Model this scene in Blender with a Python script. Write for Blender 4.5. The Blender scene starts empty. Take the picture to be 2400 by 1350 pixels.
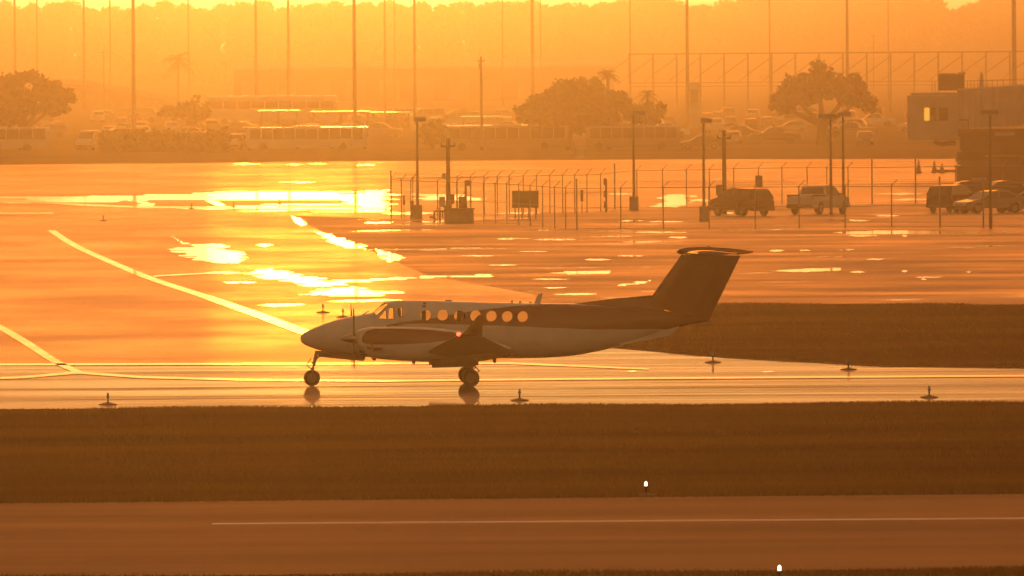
import bpy, bmesh, math, random
import numpy as np
from mathutils import Vector, Matrix, noise as mnoise
random.seed(7)
rng = np.random.default_rng(7)
scn = bpy.context.scene
col = scn.collection
R = math.radians

# ------------------------------------------------------------------ camera
FPX = 37300.0                    # focal length in pixels of the 2400 px wide photograph
CAM_H = 10.6                     # eye height above the airfield
PITCH = math.atan((675 - 114) / FPX)
ROLL = R(0.40)
f_ax = Vector((0, math.cos(PITCH), -math.sin(PITCH)))
_r0 = Vector((1, 0, 0)); _u0 = Vector((0, math.sin(PITCH), math.cos(PITCH)))
r_ax = _r0 * math.cos(ROLL) - _u0 * math.sin(ROLL)
u_ax = _u0 * math.cos(ROLL) + _r0 * math.sin(ROLL)
EYE = Vector((0, 0, CAM_H))
cam = bpy.data.cameras.new('camera'); cam_o = bpy.data.objects.new('camera', cam); col.objects.link(cam_o)
cam_o.matrix_world = Matrix(((r_ax.x, u_ax.x, -f_ax.x, EYE.x), (r_ax.y, u_ax.y, -f_ax.y, EYE.y), (r_ax.z, u_ax.z, -f_ax.z, EYE.z), (0, 0, 0, 1)))
cam.sensor_fit = 'HORIZONTAL'; cam.sensor_width = 36.0; cam.lens = 36.0 * FPX / 2400
cam.clip_start = 1.0; cam.clip_end = 30000
cam.dof.use_dof = True; cam.dof.focus_distance = 500.0; cam.dof.aperture_fstop = 13.0
scn.camera = cam_o

def ray(px, py):
    return f_ax + r_ax * ((px - 1200) / FPX) - u_ax * ((py - 675) / FPX)
def G(px, py, z=0.0):
    d = ray(px, py); return EYE + d * ((z - CAM_H) / d.z)
def D(px, py, Y):
    d = ray(px, py); return EYE + d * (Y / d.y)

# ------------------------------------------------------------------ light
SUN_EL, SUN_AZ = 0.68, -0.75
world = bpy.data.worlds.new('World'); scn.world = world; world.use_nodes = True
wn = world.node_tree; wn.nodes.clear()
def wnode(t, **k):
    n = wn.nodes.new(t)
    for a, b in k.items(): setattr(n, a, b)
    return n
w_out = wnode('ShaderNodeOutputWorld'); w_bg = wnode('ShaderNodeBackground')
w_sky = wnode('ShaderNodeTexSky', sky_type='NISHITA', sun_disc=False, sun_elevation=R(SUN_EL), sun_rotation=R(SUN_AZ), altitude=0.0, air_density=1.0, dust_density=6.0, ozone_density=1.0)
w_mul = wnode('ShaderNodeMix', data_type='RGBA', blend_type='MULTIPLY'); w_mul.inputs['Factor'].default_value = 1.0
SKY_TINT = (1.0, 0.465, 0.19, 1.0)
w_mul.inputs['B'].default_value = SKY_TINT
w_bg.inputs['Strength'].default_value = 1.0
SKY_STRENGTH, GLOW1, GLOW2 = 0.14, 2.0, 0.06
# bright aureole of the hazy evening sky round the sun: falls off with the angle from the sun's direction
w_geo = wnode('ShaderNodeTexCoord'); w_dot = wnode('ShaderNodeVectorMath', operation='DOT_PRODUCT')
w_dot.inputs[1].default_value = (math.sin(R(SUN_AZ)) * math.cos(R(SUN_EL)), math.cos(R(SUN_AZ)) * math.cos(R(SUN_EL)), math.sin(R(SUN_EL)))
wn.links.new(w_geo.outputs['Generated'], w_dot.inputs[0])
w_acos = wnode('ShaderNodeMath', operation='ARCCOSINE'); w_acos.use_clamp = False
wn.links.new(w_dot.outputs['Value'], w_acos.inputs[0])
def wmath(op, a, b=None):
    n = wnode('ShaderNodeMath', operation=op)
    for k, v in enumerate((a, b)):
        if v is None: continue
        if isinstance(v, (int, float)): n.inputs[k].default_value = v
        else: wn.links.new(v, n.inputs[k])
    return n.outputs[0]
def aureole(width_deg, colour, amount, stretch=1.0):
    """glow about the sun, drawn out along the horizon by `stretch` (a clear strip of sky under a cloud deck)"""
    sv = wnode('ShaderNodeVectorMath', operation='DOT_PRODUCT'); sv.inputs[1].default_value = (math.cos(R(SUN_AZ)), -math.sin(R(SUN_AZ)), 0); wn.links.new(w_geo.outputs['Generated'], sv.inputs[0])
    zz = wnode('ShaderNodeSeparateXYZ'); wn.links.new(w_geo.outputs['Generated'], zz.inputs[0])
    if stretch == 1.0: ang = w_acos.outputs[0]
    else:
        du = wmath('MULTIPLY', sv.outputs['Value'], 1 / stretch); dv = wmath('SUBTRACT', zz.outputs['Z'], math.sin(R(SUN_EL)))
        back = wmath('MULTIPLY', wmath('LESS_THAN', w_dot.outputs['Value'], 0.0), 9.0)
        ang = wmath('ADD', wmath('SQRT', wmath('ADD', wmath('MULTIPLY', du, du), wmath('MULTIPLY', dv, dv))), back)
    e = wmath('EXPONENT', wmath('MULTIPLY', ang, -1.0 / R(width_deg)))
    m = wnode('ShaderNodeVectorMath', operation='SCALE'); m.inputs[0].default_value = colour
    wn.links.new(wmath('MULTIPLY', e, amount), m.inputs['Scale'])
    return m
g1 = aureole(0.55, (1.0, 0.51, 0.15), GLOW1, 3.0); g2 = aureole(7.0, (1.0, 0.52, 0.10), GLOW2)
w_a1 = wnode('ShaderNodeVectorMath', operation='ADD'); w_a2 = wnode('ShaderNodeVectorMath', operation='ADD')
wn.links.new(g1.outputs[0], w_a1.inputs[0]); wn.links.new(g2.outputs[0], w_a1.inputs[1])
w_str = wnode('ShaderNodeVectorMath', operation='SCALE'); w_str.inputs['Scale'].default_value = SKY_STRENGTH
wn.links.new(w_sky.outputs[0], w_mul.inputs['A']); wn.links.new(w_mul.outputs['Result'], w_str.inputs[0])
wn.links.new(w_str.outputs[0], w_a2.inputs[0]); wn.links.new(w_a1.outputs[0], w_a2.inputs[1]); wn.links.new(w_a2.outputs[0], w_bg.inputs['Color']); wn.links.new(w_bg.outputs[0], w_out.inputs[0])
sun = bpy.data.lights.new('sun', 'SUN'); sun_o = bpy.data.objects.new('sun', sun); col.objects.link(sun_o)
sun.energy = 0.0038; sun.angle = R(0.70); sun.color = (1.0, 0.345, 0.024)
s_dir = Vector((math.sin(R(SUN_AZ)) * math.cos(R(SUN_EL)), math.cos(R(SUN_AZ)) * math.cos(R(SUN_EL)), math.sin(R(SUN_EL))))
sun_o.rotation_euler = s_dir.to_track_quat('Z', 'Y').to_euler(); sun_o.location = s_dir * 100 + Vector((0, 0, 60))
vs = scn.view_settings; vs.view_transform = 'Standard'; vs.look = 'None'; vs.gamma = 1.0; vs.use_curve_mapping = False
vs.exposure = 2.5
cy = scn.cycles
cy.use_denoising = True; cy.max_bounces = 6; cy.diffuse_bounces = 2; cy.glossy_bounces = 3; cy.transmission_bounces = 4
cy.volume_bounces = 0; cy.transparent_max_bounces = 24; cy.caustics_reflective = False; cy.caustics_refractive = False
cy.sample_clamp_indirect = 10; cy.use_adaptive_sampling = False

# ------------------------------------------------------------------ helpers
def tag(o, label=None, cat=None, group=None, kind=None):
    if label: o['label'] = label
    if cat: o['category'] = cat
    if group: o['group'] = group
    if kind: o['kind'] = kind
    return o
def thing(name, label, cat, loc=(0, 0, 0), rz=0.0, group=None):
    o = bpy.data.objects.new(name, None); col.objects.link(o)
    o.location = loc; o.rotation_euler = (0, 0, rz); o.empty_display_size = 0.3
    return tag(o, label, cat, group)
class MB:
    def __init__(s): s.v = []; s.f = []; s.mi = []
    def add(s, vs_, fs, mi=0):
        b = len(s.v); s.v += [tuple(v) for v in vs_]
        for f in fs: s.f.append(tuple(b + i for i in f)); s.mi.append(mi)
        return s
    def box(s, c, d, rz=0.0, mi=0, M=None):
        x, y, z = d[0] / 2, d[1] / 2, d[2] / 2
        q = [Vector((a * x, b * y, e * z)) for a in (-1, 1) for b in (-1, 1) for e in (-1, 1)]
        m = M or Matrix.Rotation(rz, 3, 'Z'); q = [m @ p + Vector(c) for p in q]
        return s.add(q, [(0, 1, 3, 2), (4, 6, 7, 5), (0, 4, 5, 1), (2, 3, 7, 6), (0, 2, 6, 4), (1, 5, 7, 3)], mi)
    def bbox(s, c, d, b, mi=0):
        """box with bevelled vertical and top edges (b)"""
        x, y, z = d[0] / 2, d[1] / 2, d[2] / 2
        def ring(k, zz): return [(c[0] + a, c[1] + e, c[2] + zz) for a, e in ((-x + k, -y + k * .3), (-x + k * .3, -y + k), (-x + k * .3, y - k), (-x + k, y - k * .3), (x - k, y - k * .3), (x - k * .3, y - k), (x - k * .3, -y + k), (x - k, -y + k * .3))]
        return s.loft([ring(b, -z), ring(b, z - b), ring(b * 1.6, z - b * .3), ring(b * 2.4, z)], mi=mi)
    def tube(s, p0, p1, r0, r1=None, n=6, caps=True, mi=0):
        p0, p1 = Vector(p0), Vector(p1); r1 = r0 if r1 is None else r1
        d = (p1 - p0).normalized(); a = d.orthogonal().normalized(); b = d.cross(a)
        q = []
        for p, r in ((p0, r0), (p1, r1)):
            for i in range(n):
                t = 2 * math.pi * i / n; q.append(p + (a * math.cos(t) + b * math.sin(t)) * r)
        fs = [(i, (i + 1) % n, n + (i + 1) % n, n + i) for i in range(n)]
        if caps: fs += [tuple(range(n - 1, -1, -1)), tuple(range(n, 2 * n))]
        return s.add(q, fs, mi)
    def path(s, pts, rs, n=6, mi=0):
        for i in range(len(pts) - 1): s.tube(pts[i], pts[i + 1], rs[i], rs[i + 1], n, mi=mi)
        return s
    def loft(s, rings, closed=True, caps=True, mi=0):
        n = len(rings[0]); q = [p for r in rings for p in r]; fs = []
        for i in range(len(rings) - 1):
            for j in range(n if closed else n - 1):
                k = (j + 1) % n
                fs.append((i * n + j, i * n + k, (i + 1) * n + k, (i + 1) * n + j))
        if caps: fs += [tuple(range(n - 1, -1, -1)), tuple((len(rings) - 1) * n + i for i in range(n))]
        return s.add(q, fs, mi)
    def prism(s, poly, fn, mi=0):
        """poly: list of 2D points; fn(p, side) -> 3D point for side -1 / +1"""
        n = len(poly)
        return s.loft([[fn(p, -1) for p in poly], [fn(p, 1) for p in poly]], mi=mi)
    def ball(s, c, rx, ry, rz_, n=10, m=6, mi=0):
        rings = []
        for i in range(m + 1):
            t = math.pi * i / m; st = max(math.sin(t), .02)
            rings.append([(c[0] + rx * st * math.cos(2 * math.pi * j / n), c[1] + ry * st * math.sin(2 * math.pi * j / n), c[2] - rz_ * math.cos(t)) for j in range(n)])
        return s.loft(rings, mi=mi)
    def mesh(s, name, mats, smooth=False):
        me = bpy.data.meshes.new(name); me.from_pydata(s.v, [], s.f)
        for m in (mats if isinstance(mats, (list, tuple)) else [mats]): me.materials.append(m)
        if any(s.mi): me.polygons.foreach_set('material_index', s.mi)
        bm = bmesh.new(); bm.from_mesh(me); bmesh.ops.recalc_face_normals(bm, faces=bm.faces); bm.to_mesh(me); bm.free()
        if smooth:
            me.polygons.foreach_set('use_smooth', [True] * len(me.polygons)); me.set_sharp_from_angle(angle=R(38))
        me.update(); return me
    def build(s, name, mats, parent=None, loc=None, smooth=False):
        o = bpy.data.objects.new(name, s.mesh(name, mats, smooth)); col.objects.link(o)
        if parent: o.parent = parent
        if loc is not None: o.location = loc
        return o
def link(name, me, parent=None, loc=None):
    o = bpy.data.objects.new(name, me); col.objects.link(o)
    if parent: o.parent = parent
    if loc is not None: o.location = loc
    return o
def dup(root, loc, rz=None, label=None, group=None):
    r = root.copy(); col.objects.link(r); r.location = loc
    if rz is not None: r.rotation_euler = (0, 0, rz)
    if label: r['label'] = label
    if group: r['group'] = group
    for ch in list(root.children):
        c = ch.copy(); col.objects.link(c); c.parent = r
        for g in ch.children:
            d = g.copy(); col.objects.link(d); d.parent = c
    return r

# ------------------------------------------------------------------ materials
def mat(name, c, rough=0.5, metal=0.0, spec=0.5, var=0.0, scale=3.0, rvar=0.0, bump=0.0, bscale=20.0, trans=0.0, c2=None, emit=None, es=0.0, coat=0.0, st=None):
    m = bpy.data.materials.new(name); m.use_nodes = True; nt = m.node_tree; b = nt.nodes['Principled BSDF']
    b.inputs['Base Color'].default_value = (*c, 1); b.inputs['Roughness'].default_value = rough
    b.inputs['Metallic'].default_value = metal; b.inputs['Specular IOR Level'].default_value = spec
    b.inputs['Coat Weight'].default_value = coat
    tc = nt.nodes.new('ShaderNodeNewGeometry')
    def nz(sc, det=4):
        n = nt.nodes.new('ShaderNodeTexNoise'); n.inputs['Scale'].default_value = sc; n.inputs['Detail'].default_value = det
        
        if st:
            mp = nt.nodes.new('ShaderNodeMapping'); mp.inputs['Scale'].default_value = (st[0], st[1], 1); nt.links.new(tc.outputs['Position'], mp.inputs['Vector']); nt.links.new(mp.outputs[0], n.inputs['Vector'])
        else: nt.links.new(tc.outputs['Position'], n.inputs['Vector'])
        return n
    if var > 0 or c2:
        n = nz(scale); r = nt.nodes.new('ShaderNodeValToRGB'); nt.links.new(n.outputs['Fac'], r.inputs['Fac'])
        c2 = c2 or tuple(x * (1 + var) for x in c); c1 = tuple(x * (1 - var) for x in c)
        r.color_ramp.elements[0].position = 0.32; r.color_ramp.elements[1].position = 0.68
        r.color_ramp.elements[0].color = (*c1, 1); r.color_ramp.elements[1].color = (*c2, 1)
        nt.links.new(r.outputs['Color'], b.inputs['Base Color'])
    if rvar > 0:
        n = nz(scale * .7); mr = nt.nodes.new('ShaderNodeMapRange'); nt.links.new(n.outputs['Fac'], mr.inputs['Value'])
        mr.inputs['From Min'].default_value = .3; mr.inputs['From Max'].default_value = .7
        mr.inputs['To Min'].default_value = max(rough - rvar, .02); mr.inputs['To Max'].default_value = rough + rvar
        nt.links.new(mr.outputs['Result'], b.inputs['Roughness'])
    if bump > 0:
        n = nz(bscale); bp = nt.nodes.new('ShaderNodeBump'); bp.inputs['Strength'].default_value = 1.0; bp.inputs['Distance'].default_value = bump
        nt.links.new(n.outputs['Fac'], bp.inputs['Height']); nt.links.new(bp.outputs['Normal'], b.inputs['Normal'])
    if emit:
        b.inputs['Emission Color'].default_value = (*emit, 1); b.inputs['Emission Strength'].default_value = es
    if trans > 0:
        t = nt.nodes.new('ShaderNodeBsdfTranslucent'); mx = nt.nodes.new('ShaderNodeMixShader'); o = nt.nodes['Material Output']
        t.inputs['Color'].default_value = (c[0] * 1.6, c[1] * 1.4, c[2], 1); mx.inputs['Fac'].default_value = trans
        nt.links.new(b.outputs[0], mx.inputs[1]); nt.links.new(t.outputs[0], mx.inputs[2]); nt.links.new(mx.outputs[0], o.inputs['Surface'])
    return m
M = {}
M['earth'] = mat('dry_grass_ground', (.06, .055, .025), .95, var=.4, scale=.15, spec=.1)
M['grass_base'] = mat('turf_ground', (.15, .09, .02), .95, var=.55, st=(.03, .10), scale=1.0, spec=.1)
M['blade'] = mat('grass_blade', (.24, .14, .024), .42, var=.6, scale=1.0, trans=.4, spec=.5, st=(.03, .10))
M['apron'] = mat('wet_concrete', (.12, .11, .10), .38, var=.25, scale=.06, rvar=.07, bump=.0006, bscale=6)
M['rough'] = mat('damp_worn_asphalt', (.07, .06, .05), .42, var=.35, scale=.12, rvar=.12, bump=.004, bscale=9)
M['taxi'] = mat('wet_taxiway_asphalt', (.07, .06, .05), .55, var=.25, scale=.10, rvar=.1)
def wet_film(m, cover=.5, sx=.03, sy=.35, rough=.10, lo=.36, hi=.64, amp=.28):
    """films of standing water, drawn out along x, over a rough wet surface"""
    nt = m.node_tree; b = nt.nodes['Principled BSDF']; o = nt.nodes['Material Output']
    w = nt.nodes.new('ShaderNodeBsdfPrincipled'); w.inputs['Base Color'].default_value = (.04, .035, .03, 1); w.inputs['Roughness'].default_value = rough
    g = nt.nodes.new('ShaderNodeNewGeometry'); mp = nt.nodes.new('ShaderNodeMapping'); mp.inputs['Scale'].default_value = (sx, sy, 1); n = nt.nodes.new('ShaderNodeTexNoise'); n.inputs['Scale'].default_value = 1.0; n.inputs['Detail'].default_value = 5; n.inputs['Roughness'].default_value = .65
    r = nt.nodes.new('ShaderNodeMapRange'); r.inputs['From Min'].default_value = lo; r.inputs['From Max'].default_value = hi; r.inputs['To Min'].default_value = max(cover - amp, 0); r.inputs['To Max'].default_value = min(cover + amp, 1)
    x = nt.nodes.new('ShaderNodeMixShader')
    nt.links.new(g.outputs['Position'], mp.inputs['Vector']); nt.links.new(mp.outputs[0], n.inputs['Vector']); nt.links.new(n.outputs['Fac'], r.inputs['Value']); nt.links.new(r.outputs[0], x.inputs['Fac'])
    nt.links.new(b.outputs[0], x.inputs[1]); nt.links.new(w.outputs[0], x.inputs[2]); nt.links.new(x.outputs[0], o.inputs['Surface'])
wet_film(M['taxi'], .19, rough=.022, amp=.17)
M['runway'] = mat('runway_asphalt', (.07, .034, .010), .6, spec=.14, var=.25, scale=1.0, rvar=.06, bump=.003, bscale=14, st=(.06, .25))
M['puddle'] = mat('standing_water', (.02, .02, .02), .07, spec=.5, bump=.0009, bscale=5)
wet_film(M['apron'], .40, .10, .035, .165, .42, .72, .26)
wet_film(M['rough'], .34, .10, .05, .06, .60, .72, .36)
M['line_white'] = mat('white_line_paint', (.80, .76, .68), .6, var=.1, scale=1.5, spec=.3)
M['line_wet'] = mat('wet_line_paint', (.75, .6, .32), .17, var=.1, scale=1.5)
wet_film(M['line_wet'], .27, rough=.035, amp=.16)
M['leaf'] = mat('tree_leaf', (.045, .055, .018), .8, var=.4, scale=.5, trans=.3, spec=.15)
M['leaf_dry'] = mat('hedge_leaf', (.05, .055, .02), .85, var=.4, scale=.6, trans=.25, spec=.1)
M['bark'] = mat('tree_bark', (.09, .065, .045), .9, var=.3, scale=4)
# ------------------------------------------------------------------ the ground and its sheets
def sheet(name, pts, z, m, kind='structure', sub=0):
    """flat polygon of ground points (x, y) at height z"""
    me = bpy.data.meshes.new(name); me.from_pydata([(p[0], p[1], z) for p in pts], [], [tuple(range(len(pts)))])
    me.materials.append(m); 
    bm = bmesh.new(); bm.from_mesh(me)
    for f in bm.faces:
        if f.normal.z < 0: f.normal_flip()
    bmesh.ops.triangulate(bm, faces=bm.faces); bm.to_mesh(me); bm.free()
    o = bpy.data.objects.new(name, me); col.objects.link(o)
    if kind: o['kind'] = kind
    return o
def GP(*pix): return [G(x, y).xy for x, y in pix]
XW = 330.0
ground = sheet('ground', [(-XW, -30), (XW, -30), (XW, 5350), (-XW, 5350)], 0.0, M['earth'])

# runway, taxiway and apron (edges run along the picture, a touch oblique)
def band(name, ya, yb, z, m, x0=-900, x1=3300):
    """strip between two picture edges given as (y at x=0, y at x=2400)"""
    def at(e, x): return e[0] + (e[1] - e[0]) * x / 2400.0
    return sheet(name, GP((x0, at(yb, x0)), (x1, at(yb, x1)), (x1, at(ya, x1)), (x0, at(ya, x0))), z, m)
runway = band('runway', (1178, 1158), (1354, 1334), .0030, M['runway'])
edge_line = sheet('runway_edge_line', GP((497, 1229.5), (3300, 1211), (3300, 1207), (497, 1226)), .0045, M['line_white'])
taxiway = sheet('taxiway', GP((-900, 966), (3300, 940), (3300, 872), (2400, 864), (2080, 861), (1700, 840), (1430, 816), (1385, 822), (1250, 838), (1100, 853), (-900, 860)), .0040, M['taxi'])
apron = sheet('apron', GP((-900, 864), (1100, 857), (1250, 842), (1388, 825), (1440, 812), (1330, 772), (1250, 690), (1000, 645), (870, 588), (760, 545), (680, 505), (900, 513), (1092, 519), (1202, 507), (1302, 498), (1450, 492), (1700, 484), (2400, 474), (3300, 464), (3300, 366), (2400, 372), (1500, 374), (700, 379), (-900, 396)), .0028, M['apron'])
lot = sheet('parking_lot', GP((1180, 800), (1480, 778), (1690, 712), (2100, 714), (2400, 730), (3300, 724), (3300, 462), (2400, 472), (1700, 482), (1450, 490), (1300, 496), (1200, 505), (1090, 517), (900, 511), (680, 503), (745, 548), (855, 591), (985, 650), (1120, 700)), .0016, M['rough'])
turf = [('turf_infield', GP((-900, 1187), (3300, 1150), (3300, 939), (-900, 967)), .0012),
        ('turf_wedge', GP((1425, 813), (1700, 836.5), (2080, 858.5), (2400, 862), (3300, 868), (3300, 722), (2400, 716), (2250, 713), (1690, 712), (1560, 738), (1450, 780)), .0022),
        ('turf_verge', GP((-900, 396), (700, 379), (1500, 374), (2400, 372), (3300, 366), (3300, 338), (-900, 338)), .0012)]
for n_, p_, z_ in turf: sheet(n_, p_, z_, M['grass_base'])
turf_near = sheet('turf_foreground', GP((-900, 1420), (3300, 1420), (3300, 1326), (-900, 1362)), .0012, M['grass_base'])

# grass blades: one mesh of single-triangle blades per strip
def blades(name, poly, n, h0, h1, w, label):
    P = np.array([(p[0], p[1]) for p in poly])
    x0, y0 = P.min(0); x1, y1 = P.max(0)
    pts = np.empty((0, 2))
    while len(pts) < n:
        c = np.column_stack((rng.uniform(x0, x1, n), rng.uniform(y0, y1, n)))
        ins = np.zeros(n, bool); j = len(P) - 1
        for i in range(len(P)):
            xi, yi = P[i]; xj, yj = P[j]
            cr = ((yi > c[:, 1]) != (yj > c[:, 1])) & (c[:, 0] < (xj - xi) * (c[:, 1] - yi) / (yj - yi + 1e-12) + xi)
            ins ^= cr; j = i
        pts = np.vstack((pts, c[ins]))
    pts = pts[:n]
    a = rng.uniform(0, np.pi, n); h = rng.uniform(h0, h1, n) * (.75 + .5 * np.sin(pts[:, 0] * .31 + 2 * np.sin(pts[:, 1] * .17)) ** 2)
    dx, dy = np.cos(a) * w / 2, np.sin(a) * w / 2
    lx, ly = rng.normal(0, .35, n) * h, rng.normal(0, .35, n) * h
    V = np.empty((n, 3, 3)); z = np.full(n, -.01)
    V[:, 0] = np.column_stack((pts[:, 0] - dx, pts[:, 1] - dy, z)); V[:, 1] = np.column_stack((pts[:, 0] + dx, pts[:, 1] + dy, z))
    V[:, 2] = np.column_stack((pts[:, 0] + lx, pts[:, 1] + ly, h))
    me = bpy.data.meshes.new(name); me.vertices.add(3 * n); me.vertices.foreach_set('co', V.reshape(-1))
    me.loops.add(3 * n); me.loops.foreach_set('vertex_index', np.arange(3 * n, dtype=np.int32))
    me.polygons.add(n); me.polygons.foreach_set('loop_start', np.arange(0, 3 * n, 3, dtype=np.int32)); me.polygons.foreach_set('loop_total', np.full(n, 3, np.int32))
    me.materials.append(M['blade']); me.update(calc_edges=True)
    o = bpy.data.objects.new(name, me); col.objects.link(o); tag(o, label, 'grass', kind='stuff'); return o
blades('grass', GP((-550, 1185), (3100, 1151), (3100, 940), (-550, 966)), 830000, .05, .13, .035, 'mown grass strip between the runway and the taxiway')
blades('grass', GP((1432, 812), (1700, 834), (2080, 856), (2400, 860), (3100, 866), (3100, 721), (2400, 719), (2250, 716), (1695, 715), (1560, 741), (1455, 782)), 330000, .06, .14, .06, 'grass wedge behind the tail of the aeroplane')
blades('grass', GP((-550, 1420), (3100, 1420), (3100, 1329), (-550, 1361)), 130000, .05, .12, .03, 'grass at the near edge of the runway')
HAZE_D, HAZE_G = 0.00027, 0.962
# ------------------------------------------------------------------ haze
hz = MB(); hz.box((0, 2660, 13.9), (2 * XW + 40, 5500, 29.8))
hm = bpy.data.materials.new('haze'); hm.use_nodes = True; nt = hm.node_tree; nt.nodes.clear()
o_ = nt.nodes.new('ShaderNodeOutputMaterial'); pv = nt.nodes.new('ShaderNodeVolumePrincipled')
pv.inputs['Color'].default_value = (.97, .95, .92, 1); pv.inputs['Density'].default_value = HAZE_D; pv.inputs['Anisotropy'].default_value = HAZE_G
nt.links.new(pv.outputs[0], o_.inputs['Volume'])
haze = hz.build('haze', hm); haze['kind'] = 'stuff'; haze['label'] = 'golden evening haze over the airfield'; haze.display_type = 'WIRE'
# ------------------------------------------------------------------ distant wood
def leaf_mesh(name, centres, radii, n_each, size, m, tail=.10):
    """leaf clumps (quads) spread through a set of ellipsoids"""
    V = []
    for c, r, k in zip(centres, radii, n_each):
        d = rng.normal(size=(k, 3)); d /= np.linalg.norm(d, axis=1)[:, None]
        q = np.array(c) + d * (rng.uniform(.3, 1.0, k)[:, None] ** .6 + np.abs(rng.normal(0, tail, k))[:, None]) * np.array(r)
        V.append(q)
    C = np.vstack(V); n = len(C)
    a = rng.normal(size=(n, 3)); a /= np.linalg.norm(a, axis=1)[:, None]
    b = np.cross(a, rng.normal(size=(n, 3))); b /= np.linalg.norm(b, axis=1)[:, None]
    s = size * rng.uniform(.5, 1.3, n)[:, None]
    Q = np.empty((n, 4, 3)); Q[:, 0] = C - a * s - b * s * .2; Q[:, 1] = C - b * s * .6; Q[:, 2] = C + a * s; Q[:, 3] = C + b * s * .6
    me = bpy.data.meshes.new(name); me.vertices.add(4 * n); me.vertices.foreach_set('co', Q.reshape(-1))
    me.loops.add(4 * n); me.loops.foreach_set('vertex_index', np.arange(4 * n, dtype=np.int32))
    me.polygons.add(n); me.polygons.foreach_set('loop_start', np.arange(0, 4 * n, 4, dtype=np.int32)); me.polygons.foreach_set('loop_total', np.full(n, 4, np.int32))
    me.materials.append(m); me.update(calc_edges=True); return me
prof = [(-900, 5), (-300, 15), (0, 0), (50, 22), (72, 6), (88, 28), (130, 6), (190, 0), (215, 22), (240, 5), (285, 24), (300, 25), (340, 12), (380, 2), (410, -5), (450, 20), (480, 22), (520, 10), (560, 5), (620, 2), (660, 20), (680, 14), (730, 10), (760, -4), (800, 8), (830, 12), (880, 2), (915, 6), (945, 15), (1000, 6), (1050, 15), (1090, 4), (1130, 12), (1190, -4), (1230, 20), (1258, -14), (1275, 18), (1330, 6), (1375, 14), (1440, 0), (1560, -8), (1610, 15), (1670, 12), (1700, 2), (1760, -12), (1900, -8), (2000, -3), (2070, -4), (2180, -12), (2230, 20), (2260, 20), (2300, -2), (2400, -12), (2700, 10), (3300, 0)]
def ptop(x):
    for (a, b), (c, d) in zip(prof, prof[1:]):
        if a <= x <= c: return b + (d - b) * (x - a) / (c - a)
    return 0
cs, rs, ns = [], [], []
x = -1500.0
while x < 3900:
    Y = random.uniform(4900, 5150); s = FPX / Y
    top = D(min(max(x, -890), 3290), ptop(min(max(x, -890), 3290)), Y)
    X = D(x, 100, Y).x; zt = top.z
    rx = random.uniform(3.6, 6.2)
    cs.append((X, Y, zt - 3.0)); rs.append((rx * .75, rx, 3.0)); ns.append(420)
    cs.append((X + random.uniform(-2, 2), Y, zt * .52)); rs.append((rx * 1.25, rx * 1.2, zt * .42)); ns.append(2200)
    cs.append((X, Y, 3.5)); rs.append((rx * 1.5, rx, 4.5)); ns.append(800)
    x += random.uniform(30, 52)
wood = link('distant_wood', leaf_mesh('distant_wood', cs, rs, ns, .8, M['leaf']))
tag(wood, 'continuous hazy wood along the horizon', 'wood', kind='stuff')
# ------------------------------------------------------------------ more materials
M['white'] = mat('white_aircraft_paint', (.78, .77, .76), .16, var=.04, scale=2, coat=.4)
M['livery'] = mat('dark_red_aircraft_paint', (.13, .016, .009), .12, var=.1, scale=2, coat=.4)
M['wing'] = mat('grey_wing_paint', (.10, .075, .065), .4, var=.1, scale=2)
M['metal'] = mat('bare_metal', (.45, .44, .42), .32, metal=1.0, var=.1, scale=5)
M['dmetal'] = mat('dark_metal', (.07, .065, .06), .45, metal=.4, var=.2, scale=6)
M['galv'] = mat('galvanised_steel', (.30, .30, .29), .5, metal=.6, var=.15, scale=3)
M['rubber'] = mat('tyre_rubber', (.02, .02, .02), .75, var=.2, scale=6)
M['black'] = mat('black_plastic', (.02, .02, .02), .5)
M['concrete'] = mat('cast_concrete', (.22, .20, .18), .85, var=.25, scale=2, bump=.003)
M['wood'] = mat('creosoted_wood', (.09, .065, .045), .85, var=.3, scale=2, bump=.003)
M['seat'] = mat('leather_seat', (.10, .07, .05), .6)
M['carglass'] = mat('car_glass', (.025, .027, .03), .06, spec=.6)
M['navred'] = mat('red_navigation_lamp', (.6, .02, .01), .3, emit=(1, .05, .02), es=1.6)
M['glint'] = mat('lit_white_lamp', (.9, .85, .7), .2, emit=(1, .72, .36), es=.9)
M['glowwin'] = mat('emissive_sunset_window', (.5, .35, .1), .2, emit=(1, .5, .07), es=.16)  # emission stands in for the sunset seen in the glass, no lamp inside
M['taxiblue'] = mat('blue_taxi_lamp', (.04, .16, .22), .15, emit=(.1, .45, .40), es=.015)
M['cardark'] = mat('dark_car_paint', (.03, .025, .022), .09)
M['carwhite'] = mat('white_car_paint', (.75, .75, .74), .09)
M['carsilver'] = mat('silver_car_paint', (.38, .38, .38), .09, metal=.5)
M['carred'] = mat('red_car_paint', (.30, .03, .02), .09)
M['carblue'] = mat('blue_car_paint', (.05, .08, .16), .09)
M['cargold'] = mat('beige_car_paint', (.40, .33, .22), .09)
M['redlens'] = mat('red_lens', (.45, .02, .015), .2)
M['lens'] = mat('lamp_lens', (.6, .58, .52), .1)
M['orange'] = mat('orange_cone_plastic', (.55, .12, .02), .5)
M['blue'] = mat('blue_sign_face', (.08, .10, .22), .45)
M['glintroof'] = mat('added_glint_roof', (.5, .5, .48), .08, spec=.8)  # smooth metal for the added roofs that catch the sun
M['cream'] = mat('pale_panel', (.55, .50, .45), .6, var=.1, scale=1)
M['bridge'] = mat('pale_ribbed_cladding', (.46, .43, .42), .5, var=.1, scale=.7)
M['bridge_dark'] = mat('dark_brown_steel', (.045, .03, .022), .6, var=.25, scale=.8)
M['yellow'] = mat('yellow_rail_paint', (.55, .36, .05), .5)
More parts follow.
